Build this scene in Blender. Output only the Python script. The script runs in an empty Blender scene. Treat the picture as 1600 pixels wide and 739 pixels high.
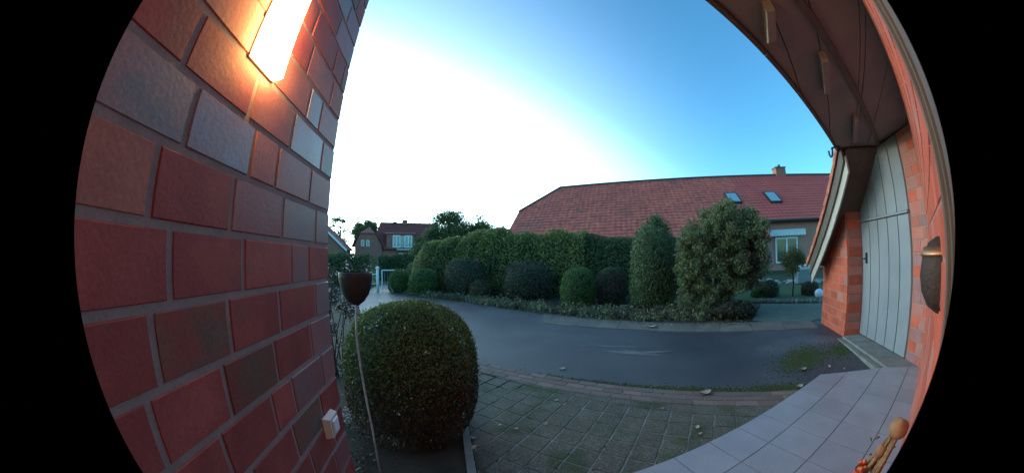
import bpy, math, random
import numpy as np
from mathutils import Vector, Matrix
R = math.radians
S = bpy.context.scene
COL = S.collection
random.seed(7)
rng = np.random.default_rng(7)

# ------------------------------------------------------------------ camera (wide doorbell lens)
CAM_Z = 1.25
PITCH, ROLL = R(4.1086), R(-0.995)
PXMM = 36.0 / 1600.0
FDEG = 8.05742          # photo pixels per degree
KD = -0.0662516
cam = bpy.data.cameras.new('camera')
co = bpy.data.objects.new('camera', cam)
COL.objects.link(co)
S.camera = co
co.matrix_world = (Matrix.Translation((0, 0, CAM_Z)) @ Matrix.Rotation(PITCH, 4, 'X')
                   @ Matrix.Rotation(-ROLL, 4, 'Y') @ Matrix.Rotation(math.pi / 2, 4, 'X'))
cam.type = 'PANO'
cam.panorama_type = 'FISHEYE_LENS_POLYNOMIAL'
cam.sensor_fit = 'HORIZONTAL'
cam.sensor_width = 36.0
cam.fisheye_polynomial_k0 = 0.0
cam.fisheye_polynomial_k1 = -R(1 / (PXMM * FDEG))
cam.fisheye_polynomial_k2 = 0.0
cam.fisheye_polynomial_k3 = -R(1 / (PXMM * FDEG)) * KD / (700 * PXMM) ** 2
cam.fisheye_polynomial_k4 = 0.0
cam.fisheye_fov = R(160)
cam.shift_x = -4.935 / 1600
cam.shift_y = -1.63 / 1600
cam.clip_start = 0.01
cam.clip_end = 2000

# ------------------------------------------------------------------ sky, sun, exposure
SUN_AZ, SUN_EL = R(-48), R(7)            # azimuth from +Y, negative = to the left
w = bpy.data.worlds.new('World')
S.world = w
w.use_nodes = True
nt = w.node_tree
bg = nt.nodes['Background']
out = nt.nodes['World Output']
sky = nt.nodes.new('ShaderNodeTexSky')
sky.sky_type = 'NISHITA'
sky.sun_disc = False
sky.sun_elevation = SUN_EL
sky.sun_rotation = SUN_AZ
sky.air_density = 1.0
sky.dust_density = 0.6
sky.ozone_density = 3.0
SKY_TINT = (0.66, 1.24, 1.30, 1)
mul = nt.nodes.new('ShaderNodeMix'); mul.data_type = 'RGBA'; mul.blend_type = 'MULTIPLY'
mul.inputs[0].default_value = 1.0
nt.links.new(sky.outputs[0], mul.inputs[6]); mul.inputs[7].default_value = SKY_TINT
nt.links.new(mul.outputs[2], bg.inputs[0])
bg.inputs[1].default_value = 0.15
# bright hazy aureole low over the hidden sun
tc = nt.nodes.new('ShaderNodeTexCoord')
vm = nt.nodes.new('ShaderNodeVectorMath'); vm.operation = 'MULTIPLY'; vm.inputs[1].default_value = (1, 1, 2.3)
nt.links.new(tc.outputs['Generated'], vm.inputs[0])
vn = nt.nodes.new('ShaderNodeVectorMath'); vn.operation = 'NORMALIZE'
nt.links.new(vm.outputs[0], vn.inputs[0])
vd = nt.nodes.new('ShaderNodeVectorMath'); vd.operation = 'DOT_PRODUCT'
GAZ, GEL = R(-40), R(0)
vd.inputs[1].default_value = (math.sin(GAZ) * math.cos(GEL), math.cos(GAZ) * math.cos(GEL), math.sin(GEL))
nt.links.new(vn.outputs[0], vd.inputs[0])
mr = nt.nodes.new('ShaderNodeMapRange')
mr.inputs[1].default_value = 0.0; mr.inputs[2].default_value = 1.0
nt.links.new(vd.outputs['Value'], mr.inputs[0])
pw = nt.nodes.new('ShaderNodeMath'); pw.operation = 'POWER'; pw.inputs[1].default_value = 2.6
nt.links.new(mr.outputs[0], pw.inputs[0])
bg2 = nt.nodes.new('ShaderNodeBackground'); bg2.inputs[0].default_value = (0.76, 0.86, 0.94, 1)
sc_ = nt.nodes.new('ShaderNodeMath'); sc_.operation = 'MULTIPLY'; sc_.inputs[1].default_value = 2.2
nt.links.new(pw.outputs[0], sc_.inputs[0]); mn = nt.nodes.new('ShaderNodeMath'); mn.operation = 'MINIMUM'; mn.inputs[1].default_value = 1.9
nt.links.new(sc_.outputs[0], mn.inputs[0]); nt.links.new(mn.outputs[0], bg2.inputs[1])
# sun's lens streak painted into the sky: a veil with one sloping edge
ve = nt.nodes.new('ShaderNodeVectorMath'); ve.operation = 'DOT_PRODUCT'; ve.inputs[1].default_value = (0.4706, -0.4978, 0.7285)
nt.links.new(tc.outputs['Generated'], ve.inputs[0])
v2 = nt.nodes.new('ShaderNodeMapRange'); v2.interpolation_type = 'SMOOTHSTEP'
v2.inputs[1].default_value = 0.065; v2.inputs[2].default_value = -0.085
nt.links.new(ve.outputs['Value'], v2.inputs[0])
v3 = nt.nodes.new('ShaderNodeMapRange'); v3.inputs[1].default_value = 0.0; v3.inputs[2].default_value = 0.45
nt.links.new(vd.outputs['Value'], v3.inputs[0])
v4 = nt.nodes.new('ShaderNodeMath'); v4.operation = 'MULTIPLY'
nt.links.new(v2.outputs[0], v4.inputs[0]); nt.links.new(v3.outputs[0], v4.inputs[1])
v5 = nt.nodes.new('ShaderNodeMath'); v5.operation = 'MULTIPLY'; v5.inputs[1].default_value = 0.17
nt.links.new(v4.outputs[0], v5.inputs[0])
bg3 = nt.nodes.new('ShaderNodeBackground'); bg3.inputs[0].default_value = (0.42, 1.0, 0.85, 1)
nt.links.new(v5.outputs[0], bg3.inputs[1])
ad0 = nt.nodes.new('ShaderNodeAddShader')
ad = nt.nodes.new('ShaderNodeAddShader')
nt.links.new(bg.outputs[0], ad.inputs[0]); nt.links.new(bg2.outputs[0], ad0.inputs[0]); nt.links.new(bg3.outputs[0], ad0.inputs[1]); nt.links.new(ad0.outputs[0], ad.inputs[1])
nt.links.new(ad.outputs[0], out.inputs[0])

sl = bpy.data.lights.new('sun', 'SUN')
sl.energy = 0.22; sl.angle = R(4); sl.color = (1, 0.80, 0.62)
so = bpy.data.objects.new('sun', sl); COL.objects.link(so)
sd = Vector((math.sin(SUN_AZ) * math.cos(SUN_EL), math.cos(SUN_AZ) * math.cos(SUN_EL), math.sin(SUN_EL)))
so.rotation_euler = sd.to_track_quat('Z', 'Y').to_euler()
so.location = (-5, 5, 8)
S.view_settings.view_transform = 'Standard'
S.view_settings.look = 'None'
S.view_settings.exposure = 1.52
S.view_settings.gamma = 1.0

# ------------------------------------------------------------------ materials
def mat(name, c, c2=None, scale=6.0, rough=0.75, bump=0.0, bscale=60.0, rnd=0.0, spec=0.3, metal=0.0,
        c3=None, scale3=1.5, cover3=0.55, detail=4.0, speck=0.0, sscale=220.0):
    m = bpy.data.materials.new(name); m.use_nodes = True
    t = m.node_tree; n = t.nodes; L = t.links
    p = n['Principled BSDF']
    p.inputs['Roughness'].default_value = rough
    p.inputs['Metallic'].default_value = metal
    p.inputs['Specular IOR Level'].default_value = spec
    geo = n.new('ShaderNodeNewGeometry')
    def mixc(a, b, fac):
        x = n.new('ShaderNodeMix'); x.data_type = 'RGBA'
        for s_, v in ((6, a), (7, b)):
            if hasattr(v, 'links'): L.new(v, x.inputs[s_])
            else: x.inputs[s_].default_value = (*v, 1)
        L.new(fac, x.inputs[0]); return x.outputs[2]
    def ramp(src, a, b):
        r = n.new('ShaderNodeMapRange'); r.inputs[1].default_value = a; r.inputs[2].default_value = b
        L.new(src, r.inputs[0]); return r.outputs[0]
    def noise(s, d=detail):
        z = n.new('ShaderNodeTexNoise'); z.inputs['Scale'].default_value = s; z.inputs['Detail'].default_value = d
        L.new(geo.outputs['Position'], z.inputs['Vector']); return z.outputs[0]
    cur = c
    if c2 is not None:
        cur = mixc(c, c2, ramp(noise(scale), 0.35, 0.65))
    if c3 is not None:
        cur = mixc(cur, c3, ramp(noise(scale3), cover3, cover3 + 0.12))
    if speck:
        sp_ = n.new('ShaderNodeHueSaturation'); q_ = n.new('ShaderNodeMapRange')
        q_.inputs[1].default_value = 0.3; q_.inputs[2].default_value = 0.7; q_.inputs[3].default_value = 1 - speck; q_.inputs[4].default_value = 1 + speck
        L.new(noise(sscale, 2), q_.inputs[0]); L.new(q_.outputs[0], sp_.inputs['Value'])
        if hasattr(cur, 'links'): L.new(cur, sp_.inputs['Color'])
        else: sp_.inputs['Color'].default_value = (*cur, 1)
        cur = sp_.outputs[0]
    if rnd:
        oi = n.new('ShaderNodeObjectInfo')
        hs = n.new('ShaderNodeHueSaturation')
        mr_ = n.new('ShaderNodeMapRange'); mr_.inputs[3].default_value = 1 - rnd; mr_.inputs[4].default_value = 1 + rnd
        L.new(oi.outputs['Random'], mr_.inputs[0]); L.new(mr_.outputs[0], hs.inputs['Value'])
        if hasattr(cur, 'links'): L.new(cur, hs.inputs['Color'])
        else: hs.inputs['Color'].default_value = (*cur, 1)
        cur = hs.outputs[0]
    if hasattr(cur, 'links'): L.new(cur, p.inputs['Base Color'])
    else: p.inputs['Base Color'].default_value = (*cur, 1)
    if bump:
        b = n.new('ShaderNodeBump'); b.inputs['Strength'].default_value = bump; b.inputs['Distance'].default_value = 0.01
        L.new(noise(bscale, 6), b.inputs['Height']); L.new(b.outputs[0], p.inputs['Normal'])
    return m

def leafmat(name, cols, trans=0.25, patch=None, pscale=2.0, pcov=0.55):
    m = bpy.data.materials.new(name); m.use_nodes = True
    t = m.node_tree; n = t.nodes; L = t.links
    p = n['Principled BSDF']; p.inputs['Roughness'].default_value = 0.55
    p.inputs['Specular IOR Level'].default_value = 0.25
    geo = n.new('ShaderNodeNewGeometry')
    cr = n.new('ShaderNodeValToRGB')
    el = cr.color_ramp.elements
    while len(el) < len(cols): el.new(0.5)
    for i, c in enumerate(cols):
        el[i].position = i / (len(cols) - 1); el[i].color = (*c, 1)
    L.new(geo.outputs['Random Per Island'], cr.inputs[0])
    cur = cr.outputs[0]
    if patch:
        z = n.new('ShaderNodeTexNoise'); z.inputs['Scale'].default_value = pscale; z.inputs['Detail'].default_value = 3
        L.new(geo.outputs['Position'], z.inputs['Vector'])
        r = n.new('ShaderNodeMapRange'); r.inputs[1].default_value = pcov; r.inputs[2].default_value = pcov + 0.12
        L.new(z.outputs[0], r.inputs[0])
        x = n.new('ShaderNodeMix'); x.data_type = 'RGBA'; L.new(r.outputs[0], x.inputs[0])
        L.new(cur, x.inputs[6]); x.inputs[7].default_value = (*patch, 1); cur = x.outputs[2]
    L.new(cur, p.inputs['Base Color'])
    tr = n.new('ShaderNodeBsdfTranslucent'); L.new(cur, tr.inputs[0])
    mx = n.new('ShaderNodeMixShader'); mx.inputs[0].default_value = trans
    L.new(p.outputs[0], mx.inputs[1]); L.new(tr.outputs[0], mx.inputs[2])
    L.new(mx.outputs[0], n['Material Output'].inputs[0])
    return m

def emat(name, c, s):
    m = bpy.data.materials.new(name); m.use_nodes = True
    p = m.node_tree.nodes['Principled BSDF']
    p.inputs['Base Color'].default_value = (0.8, 0.8, 0.8, 1)
    p.inputs['Emission Color'].default_value = (*c, 1); p.inputs['Emission Strength'].default_value = s
    return m

BR_RED = mat('brick_red', (0.36, 0.082, 0.066), (0.28, 0.058, 0.052), 9, 0.6, 0.07, 90, 0.14, c3=(0.24, 0.075, 0.065), scale3=5, cover3=0.55, speck=0.14, sscale=160)
BR_WARM = mat('brick_warm', (0.42, 0.155, 0.115), (0.32, 0.105, 0.085), 7, 0.6, 0.07, 90, 0.14, c3=(0.24, 0.12, 0.10), scale3=6, cover3=0.55, speck=0.14, sscale=160)
BR_PURP = mat('brick_purple', (0.29, 0.15, 0.15), (0.32, 0.11, 0.10), 8, 0.45, 0.07, 90, 0.12, c3=(0.22, 0.14, 0.15), scale3=5, cover3=0.55, speck=0.14, sscale=160)
BR_GREY = mat('brick_grey', (0.21, 0.17, 0.175), (0.27, 0.14, 0.125), 6, 0.45, 0.07, 90, 0.12, spec=0.5, c3=(0.16, 0.14, 0.15), scale3=7, cover3=0.55, speck=0.14, sscale=160)
BR_BLUE = mat('brick_blue', (0.20, 0.20, 0.25), (0.23, 0.13, 0.14), 9, 0.32, 0.07, 90, 0.12, spec=0.6, c3=(0.26, 0.14, 0.14), scale3=4, cover3=0.55, speck=0.14, sscale=160)
BR_BROWN = mat('brick_brown', (0.15, 0.095, 0.07), (0.24, 0.060, 0.048), 9, 0.55, 0.07, 90, 0.12, c3=(0.10, 0.075, 0.065), scale3=6, cover3=0.55, speck=0.14, sscale=160)
BR_OR = mat('brick_orange', (0.52, 0.105, 0.055), (0.42, 0.080, 0.045), 7, 0.7, 0.35, 120, 0.16)
BR_OR2 = mat('brick_orange_dark', (0.44, 0.12, 0.085), (0.36, 0.16, 0.13), 7, 0.7, 0.35, 120, 0.14)
MORTAR = mat('mortar', (0.32, 0.235, 0.215), (0.27, 0.20, 0.185), 20, 0.95, 0.15, 200, speck=0.06, sscale=120)
MORTAR_R = mat('mortar_red', (0.40, 0.20, 0.15), (0.33, 0.16, 0.12), 30, 0.95, 0.5, 300)
ASPH = mat('asphalt', (0.048, 0.045, 0.053), (0.078, 0.074, 0.082), 0.9, 0.50, 0.6, 260, c3=(0.11, 0.105, 0.115), scale3=0.55, cover3=0.60, speck=0.55, sscale=70)
SOIL = mat('soil', (0.040, 0.026, 0.020), (0.06, 0.045, 0.030), 5, 0.95, 0.8, 40)
GROUND = mat('ground_grass', (0.035, 0.055, 0.02), (0.06, 0.07, 0.03), 2, 0.95, 0.8, 25)
LAWN = mat('lawn_grass', (0.055, 0.09, 0.035), (0.075, 0.105, 0.045), 5, 0.95, 0.9, 60)
PAVER = mat('paver', (0.118, 0.103, 0.085), (0.090, 0.084, 0.064), 7, 0.9, 0.4, 150, 0.10, c3=(0.055, 0.066, 0.032), scale3=3.2, cover3=0.52, speck=0.45, sscale=60)
PJOINT = mat('paver_joint', (0.24, 0.23, 0.205), (0.10, 0.11, 0.075), 9, 0.95, 0.6, 200)
STRIP = mat('strip_paver', (0.205, 0.125, 0.105), (0.16, 0.12, 0.105), 8, 0.9, 0.5, 150, 0.18)
STRIP2 = mat('strip_paver_dull', (0.15, 0.115, 0.10), (0.17, 0.10, 0.085), 8, 0.9, 0.5, 150, 0.12)
TILE = mat('landing_tile', (0.31, 0.30, 0.325), (0.265, 0.26, 0.285), 4, 0.42, 0.10, 120, 0.06, spec=0.5, c3=(0.27, 0.25, 0.26), scale3=1.7, cover3=0.56, speck=0.10, sscale=90)
GROUT = mat('grout', (0.11, 0.10, 0.10), None, rough=0.9)
GUTM = mat('gutter_concrete', (0.17, 0.14, 0.12), (0.12, 0.105, 0.09), 3, 0.9, 0.5, 150, 0.06)
CONC = mat('concrete', (0.23, 0.22, 0.205), (0.17, 0.165, 0.15), 6, 0.9, 0.5, 150, 0.1)
PATHM = mat('path_paver', (0.16, 0.17, 0.14), (0.12, 0.14, 0.10), 5, 0.9, 0.5, 100, 0.12)
MOSS = mat('moss', (0.065, 0.085, 0.022), (0.04, 0.055, 0.02), 30, 1.0, 1.0, 200)
WORN = mat('worn_asphalt', (0.17, 0.17, 0.17), (0.12, 0.12, 0.12), 20, 0.8, 0.4, 200)
GREYWOOD = mat('grey_painted_wood', (0.23, 0.235, 0.25), (0.20, 0.205, 0.22), 3, 0.55, 0.12, 60, 0.05)
RAFT = mat('rafter_paint', (0.26, 0.225, 0.21), (0.22, 0.19, 0.18), 8, 0.6, 0.1, 80)
FRAMEM = mat('brown_grey_frame', (0.13, 0.095, 0.08), (0.10, 0.075, 0.065), 8, 0.6, 0.1, 80)
DARK = mat('dark_gap', (0.012, 0.012, 0.014), None, rough=0.9)
BROWNW = mat('brown_fascia', (0.115, 0.088, 0.070), (0.09, 0.07, 0.058), 8, 0.6, 0.1, 80, 0.06)
SOFFIT = mat('soffit_board', (0.235, 0.205, 0.20), (0.19, 0.17, 0.17), 3, 0.65, 0.12, 70, 0.10)
BEIGE = mat('beige_board', (0.42, 0.37, 0.32), (0.36, 0.31, 0.27), 8, 0.6, 0.1, 80)
RTILE_O = mat('orange_roof_tile', (0.52, 0.16, 0.085), (0.36, 0.10, 0.06), 10, 0.65, 0.2, 80, 0.2)
RTILE_A = mat('old_red_roof_tile', (0.64, 0.135, 0.090), (0.55, 0.112, 0.080), 0.8, 0.75, 0.25, 30, c3=(0.36, 0.105, 0.078), scale3=0.7, cover3=0.58, speck=0.25, sscale=3.5)
RTILE_B = mat('new_red_roof_tile', (0.62, 0.105, 0.078), (0.54, 0.092, 0.072), 1.2, 0.65, 0.2, 30)
RTILE_D = mat('dark_red_roof_tile', (0.30, 0.075, 0.062), (0.23, 0.06, 0.055), 0.8, 0.75, 0.2, 20)
RIDGE = mat('ridge_tile', (0.085, 0.075, 0.06), (0.13, 0.055, 0.045), 2, 0.8, 0.2, 30)
WHITE = mat('white_paint', (0.78, 0.78, 0.78), (0.70, 0.71, 0.72), 5, 0.5)
OFFWHITE = mat('awning_cloth', (0.70, 0.71, 0.72), (0.60, 0.62, 0.64), 3, 0.8)
SWITCHM = mat('switch_plastic', (0.72, 0.70, 0.66), None, rough=0.35, spec=0.5)
GLASS = mat('window_glass', (0.05, 0.06, 0.065), (0.10, 0.11, 0.10), 1.6, 0.08, spec=0.9)
SKYGLASS = mat('rooflight_glass', (0.30, 0.38, 0.42), None, rough=0.06, spec=1.0)
BLUEGL = mat('dormer_glass', (0.14, 0.22, 0.28), (0.08, 0.12, 0.15), 1, 0.1, spec=0.9)
ZINC = mat('dark_zinc', (0.06, 0.062, 0.065), None, rough=0.5, metal=0.6)
FARWALL = mat('pale_brick_wall', (0.52, 0.24, 0.195), (0.44, 0.20, 0.165), 9, 0.9, 0.2, 30)
FARWALL2 = mat('brown_brick_wall', (0.38, 0.155, 0.115), (0.30, 0.12, 0.095), 3, 0.9)
METALW = mat('galvanised_metal', (0.50, 0.53, 0.55), (0.40, 0.42, 0.44), 8, 0.45, metal=0.3)
IRON = mat('dark_iron_cup', (0.020, 0.012, 0.012), (0.030, 0.016, 0.014), 20, 0.6, 0.2, 90)
RODM = mat('pinkish_metal_rod', (0.46, 0.38, 0.39), (0.34, 0.26, 0.26), 40, 0.45, metal=0.1)
BARK = mat('bark', (0.07, 0.05, 0.038), (0.045, 0.035, 0.028), 20, 0.9, 0.8, 60)
TWIG = mat('dark_twigs', (0.045, 0.032, 0.020), (0.030, 0.035, 0.016), 30, 0.95, 0.8, 80)
COPPER = mat('copper_rim', (0.42, 0.20, 0.10), (0.40, 0.20, 0.10), 20, 0.4, metal=0.7)
RUST = mat('dark_rust', (0.030, 0.020, 0.018), (0.045, 0.025, 0.020), 18, 0.7, 0.4, 80)
ORANGE = mat('orange_berry', (0.62, 0.10, 0.03), (0.45, 0.045, 0.015), 40, 0.4, rnd=0.15, spec=0.5)
WICKER = mat('dried_stem', (0.30, 0.16, 0.075), (0.18, 0.085, 0.045), 40, 0.85, 0.8, 120)
GOURD = mat('tan_gourd', (0.32, 0.16, 0.085), (0.20, 0.095, 0.05), 12, 0.6, 0.3, 50)
ROCKW = mat('pale_rock', (0.50, 0.51, 0.50), (0.33, 0.34, 0.33), 6, 0.9, 0.6, 20, 0.15)
ROCKP = mat('edging_rock', (0.26, 0.23, 0.22), (0.15, 0.135, 0.13), 8, 0.9, 0.6, 30, 0.25)
LEAFDRY = mat('dry_leaf', (0.52, 0.46, 0.38), (0.36, 0.27, 0.17), 30, 0.7, 0.2, 60, 0.25)
BALL = mat('pale_glass_ball', (0.62, 0.72, 0.85), None, rough=0.15, spec=0.7)
GREYBOX = mat('grey_resin_box', (0.20, 0.24, 0.25), None, rough=0.6)

L_BOX = leafmat('box_leaves', [(0.05, 0.08, 0.02), (0.10, 0.15, 0.035), (0.16, 0.20, 0.05), (0.17, 0.13, 0.06)], 0.35, (0.10, 0.07, 0.035), 3.5, 0.58)
L_BOXG = leafmat('green_box_leaves', [(0.05, 0.10, 0.03), (0.09, 0.16, 0.045), (0.13, 0.20, 0.06)], 0.3)
L_BOXD = leafmat('dark_box_leaves', [(0.055, 0.058, 0.040), (0.09, 0.095, 0.055), (0.115, 0.12, 0.065)], 0.3, (0.12, 0.085, 0.07), 2.0, 0.52)
L_HEDGE = leafmat('hedge_leaves', [(0.11, 0.13, 0.04), (0.20, 0.23, 0.065), (0.30, 0.32, 0.09), (0.34, 0.26, 0.13)], 0.45, (0.15, 0.15, 0.07), 1.4, 0.55)
L_HEDGED = leafmat('dark_hedge_leaves', [(0.05, 0.075, 0.035), (0.09, 0.13, 0.05), (0.13, 0.17, 0.065)], 0.3)
L_CONE = leafmat('conifer_leaves', [(0.049, 0.079, 0.037), (0.105, 0.140, 0.056), (0.176, 0.199, 0.070)], 0.15)
L_SHRUB = leafmat('loose_shrub_leaves', [(0.09, 0.13, 0.055), (0.14, 0.18, 0.075), (0.22, 0.24, 0.11), (0.24, 0.17, 0.09)], 0.4, (0.14, 0.125, 0.075), 1.6, 0.6)
L_RUSSET = leafmat('russet_leaves', [(0.06, 0.045, 0.035), (0.11, 0.075, 0.055), (0.09, 0.095, 0.05)], 0.3)
L_TREE = leafmat('far_tree_leaves', [(0.055, 0.083, 0.041), (0.112, 0.148, 0.055), (0.180, 0.203, 0.074)], 0.3)
L_TREEP = leafmat('pale_tree_leaves', [(0.07, 0.10, 0.06), (0.11, 0.14, 0.08), (0.15, 0.16, 0.09)], 0.35)
L_OCHRE = leafmat('ochre_leaves', [(0.09, 0.08, 0.035), (0.15, 0.11, 0.05), (0.19, 0.12, 0.07)], 0.3)
L_COVER = leafmat('ground_cover_leaves', [(0.06, 0.09, 0.04), (0.14, 0.18, 0.08), (0.26, 0.28, 0.17), (0.22, 0.12, 0.08), (0.10, 0.13, 0.06)], 0.3, (0.09, 0.065, 0.045), 1.2, 0.54)
L_REDD = leafmat('dark_red_leaves', [(0.03, 0.025, 0.015), (0.06, 0.035, 0.022), (0.04, 0.06, 0.025)], 0.2)
L_ROSE = leafmat('rose_leaves', [(0.03, 0.04, 0.022), (0.07, 0.08, 0.05), (0.10, 0.06, 0.05), (0.05, 0.03, 0.025)], 0.3)
L_PETAL = leafmat('pale_petals', [(0.42, 0.42, 0.45), (0.55, 0.52, 0.52), (0.45, 0.30, 0.27)], 0.3)
L_YEL = leafmat('yellow_green_leaves', [(0.08, 0.10, 0.03), (0.14, 0.16, 0.05), (0.12, 0.11, 0.04)], 0.3)

# ------------------------------------------------------------------ helpers
class MB:
    def __init__(s): s.v = []; s.f = []; s.mi = []; s.cm = 0
    def add(s, vs, fs):
        b = len(s.v); s.v += [tuple(map(float, v)) for v in vs]
        s.f += [tuple(b + i for i in f) for f in fs]; s.mi += [s.cm] * len(fs)
    def box(s, o, a, b, c):
        o, a, b, c = map(Vector, (o, a, b, c))
        vs = [o, o + a, o + a + b, o + b, o + c, o + a + c, o + a + b + c, o + b + c]
        fs = [(0, 3, 2, 1), (4, 5, 6, 7), (0, 1, 5, 4), (1, 2, 6, 5), (2, 3, 7, 6), (3, 0, 4, 7)]
        if a.cross(b).dot(c) < 0: fs = [f[::-1] for f in fs]
        s.add(vs, fs)
    def cbox(s, c, sx, sy, sz, rz=0):
        ca, sa = math.cos(rz), math.sin(rz)
        a = Vector((ca * sx, sa * sx, 0)); b = Vector((-sa * sy, ca * sy, 0)); d = Vector((0, 0, sz))
        s.box(Vector(c) - a / 2 - b / 2 - d / 2, a, b, d)
    def prism(s, poly, z0, z1):
        n = len(poly)
        z0f = z0 if callable(z0) else (lambda x, y: z0); z1f = z1 if callable(z1) else (lambda x, y: z1)
        ar = sum(poly[i][0] * poly[(i + 1) % n][1] - poly[(i + 1) % n][0] * poly[i][1] for i in range(n))
        if ar < 0: poly = poly[::-1]
        vs = [(x, y, z0f(x, y)) for x, y in poly] + [(x, y, z1f(x, y)) for x, y in poly]
        s.add(vs, [tuple(range(n))[::-1], tuple(range(n, 2 * n))] + [(i, (i + 1) % n, n + (i + 1) % n, n + i) for i in range(n)])
    def extr(s, poly3, d):
        n = len(poly3); d = Vector(d); p = [Vector(q) for q in poly3]
        nn = (p[1] - p[0]).cross(p[2] - p[0])
        if nn.dot(d) < 0: p = p[::-1]
        s.add(p + [q + d for q in p], [tuple(range(n))[::-1], tuple(range(n, 2 * n))] + [(i, (i + 1) % n, n + (i + 1) % n, n + i) for i in range(n)])
    def tube(s, pts, rad, n=8, cap=True):
        pts = [Vector(p) for p in pts]
        if not hasattr(rad, '__len__'): rad = [rad] * len(pts)
        rings = []
        for i, p in enumerate(pts):
            d = (pts[min(i + 1, len(pts) - 1)] - pts[max(i - 1, 0)]).normalized()
            h = Vector((0, 0, 1)) if abs(d.z) < 0.9 else Vector((1, 0, 0))
            a = d.cross(h).normalized(); b = d.cross(a).normalized()
            rings.append([p + (a * math.cos(t) + b * math.sin(t)) * rad[i] for t in [2 * math.pi * k / n for k in range(n)]])
        vs = [v for r in rings for v in r]
        fs = [(i * n + k, (i + 1) * n + k, (i + 1) * n + (k + 1) % n, i * n + (k + 1) % n) for i in range(len(pts) - 1) for k in range(n)]
        if cap: fs += [tuple(range(n)), tuple(range((len(pts) - 1) * n, len(pts) * n))[::-1]]
        s.add(vs, fs)
    def lathe(s, prof, c, n=20, ax=(0, 0, 1)):
        c = Vector(c); q = Vector(ax).to_track_quat('Z', 'Y')
        vs = [c + q @ Vector((r * math.cos(2 * math.pi * k / n), r * math.sin(2 * math.pi * k / n), z)) for r, z in prof for k in range(n)]
        m = len(prof)
        s.add(vs, [(i * n + k, i * n + (k + 1) % n, (i + 1) * n + (k + 1) % n, (i + 1) * n + k) for i in range(m - 1) for k in range(n)])
    def blob(s, c, rx, ry, rz, amp=0.1, nu=14, nv=9, seed=0, zflat=None):
        r_ = random.Random(seed); ph = [(r_.uniform(0, 6), r_.uniform(0, 6), r_.randint(2, 5), r_.randint(2, 4)) for _ in range(4)]
        vs = []
        for j in range(nv + 1):
            th = math.pi * j / nv
            for i in range(nu):
                p = 2 * math.pi * i / nu
                k = 1 + amp * sum(math.sin(a + m * p) * math.sin(b + l * th) for a, b, m, l in ph) / 2
                z = c[2] + rz * k * math.cos(th)
                if zflat is not None: z = max(z, zflat)
                vs.append((c[0] + rx * k * math.sin(th) * math.cos(p), c[1] + ry * k * math.sin(th) * math.sin(p), z))
        s.add(vs, [(j * nu + i, (j + 1) * nu + i, (j + 1) * nu + (i + 1) % nu, j * nu + (i + 1) % nu) for j in range(nv) for i in range(nu)])
    def build(s, name, m, parent=None, base=None, smooth=False):
        base = Vector(base) if base is not None else (Vector(parent['_b']) if parent is not None and '_b' in parent else Vector((0, 0, 0)))
        me = bpy.data.meshes.new(name)
        me.from_pydata([(v[0] - base.x, v[1] - base.y, v[2] - base.z) for v in s.v], [], s.f)
        for x in (m if isinstance(m, (list, tuple)) else [m]): me.materials.append(x)
        if any(s.mi): me.polygons.foreach_set('material_index', s.mi)
        if smooth: me.polygons.foreach_set('use_smooth', [True] * len(s.f))
        o = bpy.data.objects.new(name, me); COL.objects.link(o)
        if parent is None: o.location = base
        else: o.parent = parent
        o['_b'] = list(base)
        return o

def tag(o, label=None, cat=None, group=None, kind=None):
    if label: o['label'] = label
    if cat: o['category'] = cat
    if group: o['group'] = group
    if kind: o['kind'] = kind
    return o

def thing(name, base, label, cat, group=None):
    o = bpy.data.objects.new(name, None); COL.objects.link(o)
    o.location = base; o['_b'] = list(map(float, base)); o.empty_display_size = 0.1
    return tag(o, label, cat, group)

UNIT = {}
def unit(matl, bev=0.03):
    """shared unit piece: a box with chamfered front edges; x length, y depth (front at -y), z height"""
    key = matl.name
    if key in UNIT: return UNIT[key]
    b = 0.5
    vs = []
    for (y, kx, kz) in ((0.5, 0.5, 0.5), (-0.30, 0.5, 0.5), (-0.5, 0.5 - 0.018, 0.5 - 0.035)):
        vs += [(-kx, y, -kz), (kx, y, -kz), (kx, y, kz), (-kx, y, kz)]
    fs = [(0, 1, 2, 3)[::-1] if False else (3, 2, 1, 0)]
    for r in (0, 4):
        for i in range(4):
            fs.append((r + i, r + (i + 1) % 4, r + 4 + (i + 1) % 4, r + 4 + i))
    fs.append((8, 9, 10, 11))
    me = bpy.data.meshes.new('brick'); me.from_pydata(vs, [], fs)
    me.materials.append(matl); me.validate()
    import bmesh
    bm = bmesh.new(); bm.from_mesh(me); bmesh.ops.recalc_face_normals(bm, faces=bm.faces); bm.to_mesh(me); bm.free()
    UNIT[key] = me
    return me

def piece(name, matl, center, size, rz, parent):
    o = bpy.data.objects.new(name, unit(matl)); COL.objects.link(o)
    o.parent = parent
    o.location = Vector(center) - Vector(parent['_b'])
    o.rotation_euler = (0, 0, rz); o.scale = size
    return o

def clip(poly, a, b, c):
    """keep part of polygon where a*x+b*y+c >= 0"""
    outp = []
    for i in range(len(poly)):
        p, q = poly[i], poly[(i + 1) % len(poly)]
        dp, dq = a * p[0] + b * p[1] + c, a * q[0] + b * q[1] + c
        if dp >= 0: outp.append(p)
        if (dp >= 0) != (dq >= 0):
            t = dp / (dp - dq); outp.append((p[0] + t * (q[0] - p[0]), p[1] + t * (q[1] - p[1])))
    return outp

def gz(x): return -0.12 + 0.10 * min(1, max(0, (x - 2.6) / 1.8))

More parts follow.
